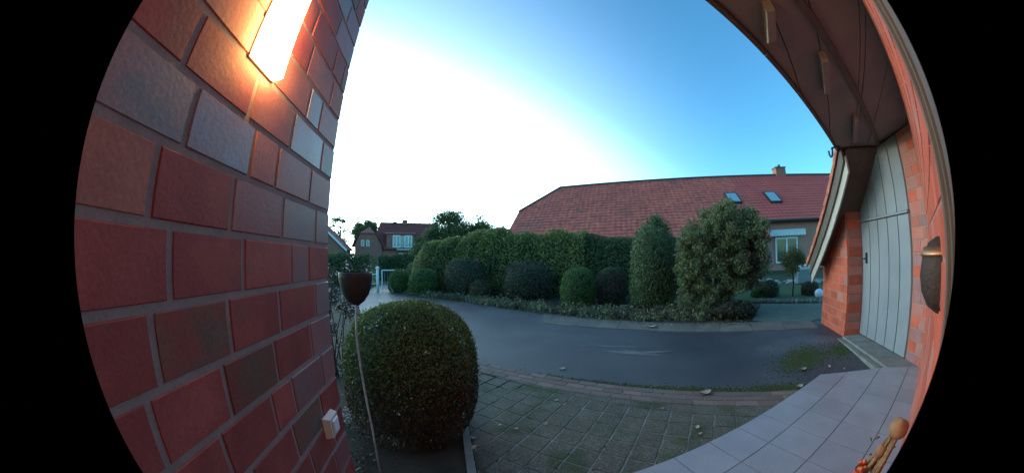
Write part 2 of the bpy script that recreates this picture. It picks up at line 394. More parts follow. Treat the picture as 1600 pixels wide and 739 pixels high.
def sheet(name, poly, matl, dz, kind='structure', parent=None, label=None, cat=None, base=None):
    mb = MB()
    for (lo, hi) in ((-1e4, 2.6), (2.6, 4.4), (4.4, 1e4)):
        p = clip(clip(poly, 1, 0, -lo), -1, 0, hi)
        if len(p) >= 3:
            n = len(p)
            ar = sum(p[i][0] * p[(i + 1) % n][1] - p[(i + 1) % n][0] * p[i][1] for i in range(n))
            if ar < 0: p = p[::-1]
            mb.add([(x, y, gz(x) + dz) for x, y in p], [tuple(range(n))])
    o = mb.build(name, matl, parent, base)
    return tag(o, label, cat, None, kind)

def leaves_np(P, size, nrm=None, flat=0.6, aspect=1.7, jit=0.35):
    """one rhombus leaf per point; returns verts (4N,3)"""
    N = len(P)
    if nrm is None: nrm = rng.normal(size=(N, 3))
    nr = nrm / (np.linalg.norm(nrm, axis=1, keepdims=True) + 1e-9) * flat + rng.normal(size=(N, 3)) * (1 - flat) * 0.9
    nr /= np.linalg.norm(nr, axis=1, keepdims=True) + 1e-9
    a = np.cross(nr, rng.normal(size=(N, 3))); a /= np.linalg.norm(a, axis=1, keepdims=True) + 1e-9
    b = np.cross(nr, a)
    s = (size * (1 + jit * rng.uniform(-1, 1, N)))[:, None]
    h = s * 0.5
    V = np.stack([P - a * h, P + b * h / aspect + nr * h * 0.15, P + a * h, P - b * h / aspect + nr * h * 0.15], 1)
    return V.reshape(-1, 3)

def leaf_obj(name, parts, mats, parent=None, base=(0, 0, 0), extra=None):
    """parts: list of (verts4N, material index). extra: MB with solid geometry (its cm index)"""
    base = np.array(parent['_b'] if parent is not None else base, float)
    V = [p for p, _ in parts]
    nq = sum(len(v) // 4 for v in V)
    ev = np.array(extra.v, float) if extra and extra.v else np.zeros((0, 3))
    ef = extra.f if extra else []
    allv = np.concatenate(V + [ev]) - base if V else ev - base
    nl = nq * 4
    loops = np.concatenate([np.arange(nl), np.array([i + nl for f in ef for i in f], int)]) if ef else np.arange(nl)
    counts = [4] * nq + [len(f) for f in ef]
    starts = np.concatenate([[0], np.cumsum(counts)[:-1]])
    me = bpy.data.meshes.new(name)
    me.vertices.add(len(allv)); me.vertices.foreach_set('co', allv.astype(np.float32).ravel())
    me.loops.add(len(loops)); me.loops.foreach_set('vertex_index', loops.astype(np.int32))
    me.polygons.add(len(counts)); me.polygons.foreach_set('loop_start', starts.astype(np.int32))
    mi = np.concatenate([np.full(len(v) // 4, m) for v, m in parts] + [np.array(extra.mi if ef else [], int)])
    for m in mats: me.materials.append(m)
    me.update(calc_edges=True)
    me.polygons.foreach_set('material_index', mi.astype(np.int32))
    me.validate()
    o = bpy.data.objects.new(name, me); COL.objects.link(o)
    if parent is None: o.location = base
    else: o.parent = parent
    o['_b'] = list(map(float, base))
    return o

def wob(D, seed, k=4, f=3.0):
    """smooth lumpy scalar on unit directions"""
    r = np.random.default_rng(seed); s = np.zeros(len(D))
    for i in range(k):
        q = r.normal(size=3); q = q / np.linalg.norm(q) * f * (1 + i * 0.6)
        s += np.sin(D @ q + r.uniform(0, 6)) / (1 + i * 0.4)
    return s / 2.2

def dome_pts(N, c, rx, ry, rz, lump=0.05, seed=0, depth=0.10, zmin=None, box=2.0):
    """points in the shell of a clipped bush. box>2 makes it squarer"""
    D = rng.normal(size=(N, 3)); D /= np.linalg.norm(D, axis=1, keepdims=True)
    e = (np.abs(D) ** box).sum(1) ** (-1 / box)
    k = e * (1 + lump * wob(D, seed)) * (1 - depth * rng.random(N) ** 1.5)
    P = np.array(c) + D * k[:, None] * np.array([rx, ry, rz])
    Nn = D / np.array([rx, ry, rz])
    if zmin is not None:
        k_ = P[:, 2] > zmin; P, Nn = P[k_], Nn[k_]
    return P, Nn

def bush(name, x, y, r, ztop, label, cat, leaf, lm, n, group=None, ry=None, lump=0.05, box=2.4, depth=0.16, zb=None, stray=0.05, squat=1.0):
    zb = gz(x) if zb is None else zb
    h = ztop - zb
    rz = h * 0.60; cz = ztop - rz
    root = thing(name, (x, y, zb), label, cat, group)
    lump = lump + 0.025
    P, Nn = dome_pts(n, (x, y, cz), r, ry or r, rz, lump, sum(map(ord, label)) % 999, depth, zb + 0.01, box)
    parts = [(leaves_np(P, leaf, Nn, 0.6), 0)]
    k = int(n * stray)
    if k:
        P2, N2 = dome_pts(k, (x, y, cz), r * 1.05, (ry or r) * 1.05, rz * 1.04, lump, sum(map(ord, label)) % 999, 0.05, zb + 0.02, box)
        parts.append((leaves_np(P2, leaf * 1.2, None), 0))
    leaf_obj('foliage', parts, [lm], root)
    core = MB(); core.blob((x, y, cz), r * 0.84, (ry or r) * 0.84, rz * 0.86, 0.06, 18, 12, 3, zflat=zb + 0.005)
    core.build('twig_core', TWIG, root, smooth=True)
    st = MB(); st.tube([(x, y, zb - 0.02), (x + 0.01, y, zb + h * 0.4)], [0.03, 0.02], 6)
    st.build('stem', BARK, root)
    return root

def tree(name, x, y, zb, ztop, r, label, lm, nl, leaf, crown0=0.35, nclump=28, group=None, cat='tree', trunk=0.12, spread=1.0, sparse=0.36, limbs=7, seed=1, cone=False):
    rr = random.Random(seed)
    root = thing(name, (x, y, zb), label, cat, group)
    h = ztop - zb
    c0 = zb + h * crown0
    t = MB(); t.tube([(x, y, zb - 0.1), (x + 0.02 * h, y, zb + h * 0.3), (x, y, zb + h * 0.62), (x, y, zb + h * 0.85)], [trunk, trunk * 0.8, trunk * 0.45, trunk * 0.15], 8)
    tr = t.build('trunk', BARK, root, smooth=True)
    parts = []; lb = MB()
    cz = (c0 + ztop) / 2; rz = (ztop - c0) / 2
    for i in range(nclump):
        while True:
            d = Vector((rr.uniform(-1, 1), rr.uniform(-1, 1), rr.uniform(-1, 1)))
            if 0.25 < d.length < 1: break
        d = d * (0.72 + 0.2 * rr.random())
        if cone:
            zz = (d.z + 1) / 2; k = (1 - zz) * 0.95 + 0.05; d = Vector((d.x * k, d.y * k, d.z))
        c = Vector((x + d.x * r * spread, y + d.y * r * spread, cz + d.z * rz))
        q = r * sparse * rr.uniform(0.7, 1.25) * (0.6 if cone else 1)
        m = nl // nclump
        D = rng.normal(size=(m, 3)); D /= np.linalg.norm(D, axis=1, keepdims=True)
        P = np.array(c) + D * q * (rng.random(m)[:, None] ** 0.45) * np.array([1, 1, 0.75])
        parts.append((leaves_np(P, leaf, D, 0.3), 0))
        if i < limbs:
            s0 = Vector((x, y, zb + h * rr.uniform(0.25, 0.6)))
            mid = s0.lerp(c, 0.5) + Vector((0, 0, 0.05 * h))
            lb.tube([s0, mid, c], [trunk * 0.4, trunk * 0.25, trunk * 0.08], 6)
    leaf_obj('crown', parts, [lm], root)
    if lb.v: lb.build('limbs', BARK, root, smooth=True)
    return root

def hedge(name, path, thick, label, lm, n, leaf, cat='hedge', lump=0.12, seed=3):
    """path: (x,y,ztop)"""
    x0, y0, _ = path[0]
    root = thing(name, (x0, y0, gz(x0)), label, cat)
    segs = [(np.array(a), np.array(b)) for a, b in zip(path[:-1], path[1:])]
    Ls = np.array([np.linalg.norm((b - a)[:2]) for a, b in segs]); pr = Ls / Ls.sum()
    parts = []; core = MB()
    for (a, b), q in zip(segs, pr):
        m = int(n * q); t = rng.random(m)
        c = a + (b - a) * t[:, None]
        u = (b - a)[:2] / np.linalg.norm((b - a)[:2]); nr = np.array([-u[1], u[0]])
        zb = np.array([gz(v) for v in c[:, 0]]); H = c[:, 2] - zb
        ph = rng.uniform(0, math.pi, m)          # section: superellipse from front foot over the top to the back foot
        cx = np.cos(ph); sz = np.sin(ph)
        e = (np.abs(cx) ** 3.2 + np.abs(sz) ** 3.2) ** (-1 / 3.2)
        glob = c[:, 0] * 2.1 + c[:, 1] * 1.3
        lu = 1 + lump * (np.sin(glob * 1.3 + seed) * 0.5 + np.sin(glob * 3.7 + ph * 2 + seed) * 0.4 + np.sin(glob * 7.9 + ph * 5) * 0.25) * 0.5
        k = e * lu * (1 - 0.18 * rng.random(m) ** 1.3)
        off = cx * k * thick / 2; zz = zb + sz * k * H
        P = np.stack([c[:, 0] + nr[0] * off, c[:, 1] + nr[1] * off, zz], 1)
        Nn = np.stack([nr[0] * cx, nr[1] * cx, sz], 1)
        parts.append((leaves_np(P, leaf, Nn, 0.55), 0))
        A = Vector((a[0], a[1], gz(a[0]))); B = Vector((b[0], b[1], gz(b[0])))
        ux = Vector((nr[0], nr[1], 0)) * thick * 0.38
        ha, hb = (a[2] - A.z) * 0.82, (b[2] - B.z) * 0.82
        core.add([A - ux, A + ux, B + ux, B - ux, A - ux * 0.8 + Vector((0, 0, ha)), A + ux * 0.8 + Vector((0, 0, ha)), B + ux * 0.8 + Vector((0, 0, hb)), B - ux * 0.8 + Vector((0, 0, hb))],
                 [(0, 1, 2, 3), (7, 6, 5, 4), (0, 4, 5, 1), (1, 5, 6, 2), (2, 6, 7, 3), (3, 7, 4, 0)])
    # end caps
    for (e_, dirv) in ((path[0], -1), (path[-1], 1)):
        a, b = segs[0] if dirv < 0 else segs[-1]
        m = int(n * 0.06); zb = gz(e_[0]); H = e_[2] - zb
        D = rng.normal(size=(m, 3)); D /= np.linalg.norm(D, axis=1, keepdims=True); D[:, 2] = np.abs(D[:, 2])
        P = np.array([e_[0], e_[1], zb]) + D * np.array([thick / 2, thick / 2, H]) * (0.85 + 0.15 * rng.random(m))[:, None]
        parts.append((leaves_np(P, leaf, D, 0.35), 0))
    leaf_obj('foliage', parts, [lm], root)
    core.build('twig_core', TWIG, root)
    return root

# ------------------------------------------------------------------ ground, road, paving
STRIP_D = Vector((0.853, -0.522, 0)); STRIP_N = Vector((0.522, 0.853, 0))      # n points to the road
sheet('ground', [(-400, -60), (400, -60), (400, 500), (-400, 500)], GROUND, -0.016)
# strip line: n.p = c
SC0 = STRIP_N.x * -0.55 + STRIP_N.y * 3.79
def sp(l, c): v = STRIP_D * l + STRIP_N * c; return (v.x, v.y)
asph_poly = [sp(3.2, SC0 - 0.02), sp(-1.0, SC0 - 0.02), sp(-5.2, SC0 - 0.02), (-5.2, 6.6), (-4.64, 7.76), (-6.62, 12.6), (-6.9, 14.5), (-5.0, 14.5), (-4.9, 11.9),
             (-4.76, 11.21), (-3.48, 10.24), (-1.74, 9.17), (-0.3, 7.85), (1.32, 6.40), (4.3, 3.9), (5.2, 3.4), (5.2, 2.2)]
sheet('road', asph_poly, ASPH, -0.008)
sheet('planting_bed', [(-4.9, 11.9), (-4.76, 11.21), (-3.48, 10.24), (-1.74, 9.17), (-0.3, 7.85), (1.32, 6.43), (2.47, 5.56), (3.43, 4.69), (3.89, 4.29), (4.19, 4.17),
                       (4.72, 4.58), (5.33, 5.1), (6.2, 8), (5.0, 12), (-4, 14)], SOIL, -0.004)
# concrete gutter slabs on the far side of the road
gut = [(0.55, 6.02), (0.92, 5.75), (2.22, 4.98), (3.11, 4.24), (4.60, 2.95)]
gfar = [(0.62, 7.02), (1.32, 6.43), (2.47, 5.56), (3.43, 4.69), (4.95, 3.36)]
gr = thing('concrete_gutter', (2.5, 5.2, -0.12), 'pale concrete channel running along the far edge of the road', 'gutter')
def interp(poly, t):
    k = t * (len(poly) - 1); i = min(int(k), len(poly) - 2); f = k - i
    return (poly[i][0] * (1 - f) + poly[i + 1][0] * f, poly[i][1] * (1 - f) + poly[i + 1][1] * f)
NG = 14
for i in range(NG):
    a, b = i / NG + 0.0006, (i + 1) / NG - 0.0006
    q = [interp(gut, a), interp(gut, b), interp(gfar, b), interp(gfar, a)]
    m = MB(); m.prism(q, lambda x, y: gz(x) - 0.02, lambda x, y: gz(x) + 0.004)
    m.build('slab', GUTM, gr)
# kerb stone edge along the lane, left
kb = thing('lane_kerb', (-4.7, 7.76, -0.12), 'pale kerb edging along the left side of the lane behind the iron cup', 'kerb')
pa, pb = Vector((-4.2, 6.9, 0)), Vector((-6.7, 12.7, 0))
for i in range(10):
    a = pa.lerp(pb, i / 10 + 0.003); b = pa.lerp(pb, (i + 1) / 10 - 0.003)
    m = MB(); n_ = Vector((-0.92, -0.39, 0)) * 0.09
    m.prism([(a.x, a.y), (b.x, b.y), ((b + n_).x, (b + n_).y), ((a + n_).x, (a + n_).y)], -0.16, -0.06)
    m.build('kerb_stone', CONC, kb)
sheet('rose_bed', [(-4.25, 6.9), (-6.8, 12.8), (-12, 14), (-9, 4), (-1.6, 2.9), sp(-1.3, SC0 - 0.3), sp(-5.2, SC0)], SOIL, -0.003)

# reddish edging pavers between road and parking bay
st = thing('paver_strip', (1.0, 2.6, -0.12), 'reddish band of small pavers between the road and the parking bay', 'paving')
tint = [STRIP, STRIP, PAVER]
c0 = SC0; rows = 3; rw = 0.098
l0, l1 = -3.6, 1.62
rzs = math.atan2(STRIP_D.y, STRIP_D.x)
sheet('strip_joint', [sp(l0, SC0 + 0.0), sp(l1 + 0.05, SC0), sp(l1 + 0.05, SC0 - 0.3), sp(l0, SC0 - 0.3)], PJOINT, 0.000, None, st)
for r_ in range(rows):
    c = SC0 - rw * (r_ + 0.5)
    l = l0 + (0.1 if r_ % 2 else 0)
    while l < l1:
        x, y = sp(l + 0.1, c)
        piece('paver', random.choice([STRIP, STRIP, STRIP2]), (x, y, gz(x) - 0.012 + random.uniform(-0.001, 0.0015)), (0.192, 0.032, rw - 0.007), rzs, st).rotation_euler = (R(-90), 0, rzs)
        l += 0.2
# parking bay: square pavers, rows turned 45 degrees to the strip
bay = thing('parking_bay_paving', (0.9, 2.0, -0.12), 'mossy dark square pavers with pale joints in front of the landing', 'paving')
PU = Vector((0.574, 0.819, 0)); PV = Vector((0.819, -0.574, 0))
KERB_N = Vector((0.975, 0.221, 0)); KERB_C = KERB_N.x * -0.40 + KERB_N.y * 1.9
LAND_U = Vector((0.9763, 0.2164, 0)); LAND_N = Vector((-0.2164, 0.9763, 0)); LAND_C = 1.215
baypoly = [(-1.6, 0.9), (3.2, 0.9), (3.2, 4.2), (-1.6, 4.2)]
def bayclip(p, g=0.0):
    p = clip(p, -STRIP_N.x, -STRIP_N.y, SC0 - 0.302 - g)
    p = clip(p, KERB_N.x, KERB_N.y, -KERB_C - 0.065 - g)
    p = clip(p, LAND_N.x, LAND_N.y, -LAND_C + 0.03)
    return p
sheet('joint_sand', bayclip(baypoly), PJOINT, -0.003, None, bay)
PS = 0.19
offu, offv = 0.03, 0.035
cnt = 0
U0 = MB()
paver_mesh = {}
for i in range(-12, 30):
    for j in range(-20, 26):
        cu, cv = offu + i * PS, offv + j * PS + (PS * 0.0)
        c = PU * (cu + PS / 2) + PV * (cv + PS / 2)
        h = PS / 2 - 0.0045
        q = [c + PU * a * h + PV * b * h for a, b in ((-1, -1), (1, -1), (1, 1), (-1, 1))]
        q = [(v.x, v.y) for v in q]
        q2 = bayclip(q, 0.004)
        if len(q2) < 3: continue
        ar = abs(sum(q2[k][0] * q2[(k + 1) % len(q2)][1] - q2[(k + 1) % len(q2)][0] * q2[k][1] for k in range(len(q2)))) / 2
        if ar < 0.002: continue
        full = ar > 0.99 * (2 * h) ** 2
        dzp = random.uniform(-0.0015, 0.002)
        cnt += 1
        if full and cnt < 299:
            o = piece('paver', PAVER, (c.x, c.y, gz(c.x) - 0.0175 + dzp * 0.5), (2 * h, 0.036, 2 * h), 0, bay)
            o.rotation_euler = (R(-90), 0, math.atan2(PU.y, PU.x))
        elif cnt < 299:
            m = MB(); m.prism(q2, lambda x, y: gz(x) - 0.03, lambda x, y: gz(x) + 0.0005)
            m.build('paver', PAVER, bay)
# bed kerb along the clipped bush
bk = thing('bed_kerb', (-0.35, 1.6, -0.12), 'grey concrete edging beside the clipped bush next to the wall', 'kerb')
for i in range(5):
    a = -0.3 + i * 0.55
    p0 = KERB_N * KERB_C + Vector((-0.221, 0.975, 0)) * (1.25 + i * 0.5)
    p1 = p0 + Vector((-0.221, 0.975, 0)) * 0.495
    n_ = KERB_N * 0.055
    m = MB(); m.prism([(p0.x, p0.y), (p1.x, p1.y), ((p1 + n_).x, (p1 + n_).y), ((p0 + n_).x, (p0 + n_).y)], -0.16, -0.085)
    m.build('kerb_stone', CONC, bk)
kp = lambda s, d: (KERB_N * (KERB_C + d) + Vector((-0.221, 0.975, 0)) * s)
sheet('bush_bed', [tuple(kp(1.0, 0))[:2], tuple(kp(3.6, 0))[:2], tuple(kp(3.9, -2.4))[:2], tuple(kp(0.6, -2.4))[:2]], SOIL, -0.002)

# moss and worn patches
def blobpoly(cx, cy, rx, ry, rot, seed, n=34, amp=0.3):
    r_ = random.Random(seed); ph = [r_.uniform(0, 6) for _ in range(5)]
    o = []
    for k in range(n):
        t = 2 * math.pi * k / n
        q = 1 + amp * (math.sin(3 * t + ph[0]) * .4 + math.sin(5 * t + ph[1]) * .35 + math.sin(8 * t + ph[2]) * .3 + math.sin(13 * t + ph[3]) * .25)
        x, y = rx * q * math.cos(t), ry * q * math.sin(t)
        o.append((cx + x * math.cos(rot) - y * math.sin(rot), cy + x * math.sin(rot) + y * math.cos(rot)))
    return o
mo = MB()
def moss_specks(cx, cy, rx, ry, rot, n):
    for _ in range(n):
        a, b = random.gauss(0, .45), random.gauss(0, .45)
        x = cx + a * rx * math.cos(rot) - b * ry * math.sin(rot); y = cy + a * rx * math.sin(rot) + b * ry * math.cos(rot)
        r_ = random.uniform(0.006, 0.022); z = gz(x) - 0.004
        k = 5; ph = random.uniform(0, 6)
        mo.add([(x + r_ * random.uniform(.6, 1.2) * math.cos(ph + 6.283 * i / k), y + r_ * random.uniform(.6, 1.2) * math.sin(ph + 6.283 * i / k), z - 0.004) for i in range(k)] + [(x, y, z + 0.003)],
               [(i, (i + 1) % k, k) for i in range(k)])
moss_specks(1.75, 2.42, 0.75, 0.10, rzs, 900)
moss_specks(2.55, 1.97, 0.45, 0.13, rzs, 700)
moss_specks(0.9, 2.93, 0.8, 0.06, rzs, 500)
moss_specks(3.35, 2.35, 0.55, 0.30, 0.2, 1500)
moss_specks(3.9, 2.1, 0.3, 0.2, 0.2, 500)
for _ in range(5200):
    i_ = random.randint(-10, 26); t_ = random.uniform(-3, 4)
    c = (PU * (offu + i_ * PS) + PV * t_) if random.random() < .5 else (PU * t_ + PV * (offv + (i_ - 6) * PS))
    c = c + Vector((random.gauss(0, .006), random.gauss(0, .006), 0))
    if STRIP_N.dot(c) > SC0 - .31 or KERB_N.dot(c) < KERB_C + .08 or LAND_N.dot(c) < LAND_C + .01: continue
    if math.sin(c.x * 3.1 + 1) + math.sin(c.y * 4.3 + c.x * 2) < -.1: continue
    r_ = random.uniform(.003, .009); z = gz(c.x) + .001; ph = random.uniform(0, 6)
    mo.add([(c.x + r_ * random.uniform(.6, 1.3) * math.cos(ph + 6.283 * q / 5), c.y + r_ * random.uniform(.6, 1.3) * math.sin(ph + 6.283 * q / 5), z - .003) for q in range(5)] + [(c.x, c.y, z + .003)], [(q, (q + 1) % 5, 5) for q in range(5)])
tag(mo.build('moss', MOSS), 'patchy green moss growing on the road edge and by the garage', 'moss', None, 'stuff')
for k, (a, b) in enumerate((((1.62, 3.80), (0.36, 0.075)), ((1.45, 4.18), (0.42, 0.035)), ((1.92, 3.72), (0.22, 0.04)))):
    sheet('worn_patch', blobpoly(a[0], a[1], b[0], b[1], rzs + 0.15 * k, 5 + k, 40, 0.5), WORN, -0.0052 + 0.0012 * k)

# landing of grey tiles
HU = Vector((math.sin(R(74.8)), math.cos(R(74.8)), 0)); HN = Vector((-HU.y, HU.x, 0)); HO = 0.05
def hp(s, d=0.0, z=0.0): v = HU * s + HN * (d - HO); return Vector((v.x, v.y, z))
land = thing('tiled_landing', (1.5, 0.9, -0.12), 'raised landing of pale grey square tiles before the house door', 'landing')
lpoly = [tuple((LAND_U * -0.48 + LAND_N * LAND_C))[:2], (2.90, 1.755), (3.61, 1.31), (3.86, 1.00), tuple(hp(3.9, 0.0))[:2], tuple(hp(-0.5, 0))[:2]]
m = MB(); m.prism(lpoly, -0.2, -0.004); m.build('slab_base', GROUT, land)
def lclip(p, g=0.003):
    n = len(lpoly)
    for i in range(n):
        a, b = lpoly[i], lpoly[(i + 1) % n]
        dx, dy = b[0] - a[0], b[1] - a[1]; L_ = math.hypot(dx, dy)
        nx, ny = dy / L_, -dx / L_       # polygon is clockwise
        p = clip(p, nx, ny, -(nx * a[0] + ny * a[1]) + (0.004 if i in (0, 1) else 0))
        if len(p) < 3: return p
    return p
TS = 0.302
rowlines = [LAND_C + 0.004, 0.862, 0.56, 0.258, -0.044, -0.346, -0.65]
for r_ in range(len(rowlines) - 1):
    hi, lo = rowlines[r_], rowlines[r_ + 1]
    for j in range(-8, 10):
        a0 = 1.514 + j * TS; a1 = a0 + TS
        q = [LAND_U * u_ + LAND_N * v_ for u_, v_ in ((a0 + .003, lo + .003), (a1 - .003, lo + .003), (a1 - .003, hi - .003), (a0 + .003, hi - .003))]
        q = lclip([(v.x, v.y) for v in q])
        if len(q) < 3: continue
        ar = abs(sum(q[k][0] * q[(k + 1) % len(q)][1] - q[(k + 1) % len(q)][0] * q[k][1] for k in range(len(q)))) / 2
        if ar < 0.0015: continue
        m = MB(); m.prism(q, -0.012, random.uniform(-0.0006, 0.0006)); m.build('tile', TILE, land)
# riser facing
m = MB()
a_, b_ = Vector((*lpoly[0], 0)), Vector((*lpoly[1], 0)); c_ = Vector((*lpoly[2], 0))
m.box(a_ + Vector((0, 0, -0.19)), b_ - a_, LAND_N * 0.008, Vector((0, 0, 0.178)))
n2 = Vector((0.527, 0.85, 0))
m.box(b_ + Vector((0, 0, -0.19)), c_ - b_, n2 * 0.008, Vector((0, 0, 0.178)))
m.build('riser', CONC, land)

# ------------------------------------------------------------------ left wall
B0 = R(12.7738); WD = 0.47
WN = Vector((-math.cos(B0), -math.sin(B0), 0)); WU = Vector((-math.sin(B0), math.cos(B0), 0))
def wp(s, d, z): v = WU * s + WN * d; return Vector((v.x, v.y, z))
wall = thing('brick_wall', wp(0.5, 0.6, -0.12), 'red and grey brick porch wall running along the left side', 'wall')
SEND = 1.098
m = MB(); m.box(wp(-0.12, WD + 0.0025, -0.2), WU * (SEND + 0.12 - 0.003), WN * 0.24, (0, 0, 3.2)); m.build('mortar_bed', MORTAR, wall)
CH = 0.12487; CT = 1.4191
rz_w = math.atan2(WU.y, WU.x)
# row index -> (joints, colours); row k lies between course lines k-1 (top) and k
ROWS = {
    -3: ([-.12, .10, .32, .54, .755, .975, SEND], 'WPRRWW'),
    -2: ([-.12, .05, .27, .49, .60, .82, .92, SEND], 'RRWWWBP'),
    -1: ([-.12, .10, .32, .543, .756, .985, SEND], 'WRRWBG'),
    0: ([-.12, -.06, .16, .375, .585, .702, .916, SEND], 'RWGBWPP'),
    1: ([-.12, .11, .323, .536, .757, .983, SEND], 'RWRPGU'),
    2: ([-.12, -.06, .16, .373, .587, .815, .932, SEND], 'RRRRRPR'),
    3: ([-.12, .10, .327, .528, .74, .978, SEND], 'RRNRRG'),
    4: ([-.12, -.12, .08, .290, .486, .693, .921, SEND], 'RRRRNRP'),
    5: ([-.12, .0, .22, .432, .642, .757, .980, SEND], 'RNRRRPP'),
    6: ([-.12, .05, .27, .49, .708, .922, SEND], 'RRNRNRR'),
    7: ([-.12, .0, .22, .44, .545, .767, .985, SEND], 'RRRNRRR'),
    8: ([-.12, .1, .32, .53, .73, .938, SEND], 'RNRRRP'),
}
CM = dict(R=BR_RED, W=BR_WARM, P=BR_PURP, G=BR_GREY, B=BR_BLUE, N=BR_BROWN, U=BR_GREY)
for k in range(-12, 13):
    ztop = CT - CH * (k - 1); 
    if k in ROWS: js, cs = ROWS[k]
    else:
        o_ = random.choice([0.0, 0.11]) if k % 2 else 0.055
        js = [-.12]; s_ = -.12 + 0.12 + o_
        while s_ < SEND - 0.05:
            js.append(s_); s_ += random.choice([.22, .22, .22, .11])
        js.append(SEND); cs = ''.join(random.choice('RRRRWPGNBR' if k < 0 else 'RRRRRPNGR') for _ in js)
    for i in range(len(js) - 1):
        a, b = js[i], js[i + 1]
        if b - a < 0.02: continue
        last = i == len(js) - 2
        ln = b - a - (0.010 if not last else 0.005)
        sc = a + (0.005 if True else 0) + ln / 2
        cm = CM[cs[min(i, len(cs) - 1)]]
        pr = random.uniform(0.0, 0.002)
        dep = 0.03
        # front face at distance WD - pr; unit front is -y
        c = wp(sc, WD - pr + dep / 2, ztop - CH / 2)
        piece('brick', cm, c, (ln, dep, CH - 0.011), rz_w, wall)
# return (end) face bricks
for k in range(-9, 13):
    ztop = CT - CH * (k - 1)
    c = wp(SEND - 0.012, WD + 0.03 + 0.105, ztop - CH / 2)
    piece('brick', random.choice([BR_RED, BR_PURP, BR_WARM]), c, (0.20, 0.03, CH - 0.011), rz_w - math.pi / 2, wall).rotation_euler = (0, 0, rz_w + math.pi / 2)

# light switch by the wall end
sw = thing('light_switch', wp(0.95, WD, 0.62), 'small cream surface mounted light switch low on the brick wall', 'switch')
m = MB(); zc = 0.665
def plate(mb, s0, s1, z0, z1, d0, d1, ch=0.004):
    p = [wp(s0, d0, z0), wp(s1, d0, z0), wp(s1, d0, z1), wp(s0, d0, z1)]
    q = [wp(s0 + ch, d1, z0 + ch), wp(s1 - ch, d1, z0 + ch), wp(s1 - ch, d1, z1 - ch), wp(s0 + ch, d1, z1 - ch)]
    mb.add(p + q, [(4, 5, 6, 7), (0, 1, 5, 4), (1, 2, 6, 5), (2, 3, 7, 6), (3, 0, 4, 7), (3, 2, 1, 0)])
plate(m, 0.905, 0.987, 0.620, 0.703, WD, WD - 0.028, 0.005); m.build('housing', SWITCHM, sw)
m = MB(); plate(m, 0.922, 0.970, 0.634, 0.689, WD - 0.028, WD - 0.036, 0.004); m.build('rocker', WHITE, sw)
m = MB(); plate(m, 0.9185, 0.9735, 0.6305, 0.6925, WD - 0.0275, WD - 0.0292, 0.001); m.build('rocker_frame', GREYBOX, sw)

# wall lamp
LAMPE = emat('lamp_light', (1.0, 0.58, 0.20), 24.0)
la = thing('wall_lamp', wp(0.5, WD, 1.65), 'glowing white box wall lamp high on the left brick wall', 'lamp')
m = MB(); m.box(wp(0.478, WD - 0.006, 1.670), WU * 0.120, WN * 0.006, (0, 0, 0.338))
m.box(wp(0.481, WD - 0.0365, 1.6710), WU * 0.114, WN * 0.0022, (0, 0, 0.0028))
m.build('housing', METALW, la)
m = MB(); m.box(wp(0.482, WD - 0.034, 1.674), WU * 0.112, WN * 0.0275, (0, 0, 0.330)); m.build('diffuser', LAMPE, la)

# ------------------------------------------------------------------ house wall beside the doorbell
hw = thing('house_wall', hp(2.0, -0.2, -0.12), 'orange red brick house wall at the far right of the porch', 'wall')
m = MB(); m.box(hp(-0.6, -0.004, -0.2), HU * 4.9, HN * -0.24, (0, 0, 2.548)); m.build('mortar_bed', MORTAR_R, hw)
rz_h = math.atan2(HU.y, HU.x)
for k in range(0, 21):
    zc = 0.005 + CH * (k + 0.5) - 0.06
    s_ = 0.62 + (0.0 if k % 2 else 0.11)
    first = True
    while s_ < 3.93:
        ln = min(0.228, 3.952 - s_)
        if zc < 2.31 and ln > 0.03:
            piece('brick', random.choice([BR_OR, BR_OR, BR_OR, BR_OR2]), hp(s_ + ln / 2, -0.015 + random.uniform(0, .001), zc), (ln - 0.010, 0.03, CH - 0.011), rz_h + math.pi, hw)
        s_ += 0.228
# pale door frame just right of the doorbell
df = thing('door_frame', hp(0.5, 0, 0), 'beige wooden door frame at the extreme right beside the camera', 'door frame')
m = MB(); m.box(hp(0.56, 0.0005, 0.0), HU * 0.05, HN * 0.013, (0, 0, 2.32)); m.build('jamb', FRAMEM, df)
m = MB(); m.box(hp(0.525, 0.0005, 0.0), HU * 0.03, HN * 0.008, (0, 0, 2.30)); m.build('inner_stop', BROWNW, df)
m = MB(); m.box(hp(0.02, 0.0005, 0.0), HU * 0.50, HN * 0.004, (0, 0, 2.28)); m.build('door_leaf', FRAMEM, df)

# ------------------------------------------------------------------ garage gable
GT = Vector((0.565, 0.825, 0)).normalized(); GN = Vector((-GT.y, GT.x, 0))     # GN faces the camera
def gp(a, d, z): v = GT * a - GN * d; return Vector((v.x, v.y, z))
DF, DD = 2.32, 2.58
gw = thing('garage', gp(4.5, 3.0, -0.12), 'orange brick garage gable with low tiled roof and grey board door', 'garage')
# rake: height of roof underside along a (at wall plane) : from the eave at a=5.43 up towards the porch
AR0, ZR0 = 5.40, 0.955      # plan position of eave along a, z
RS = (2.35 - 0.97) / 1.60     # slope
def rake(a): return ZR0 + (AR0 - a) * RS
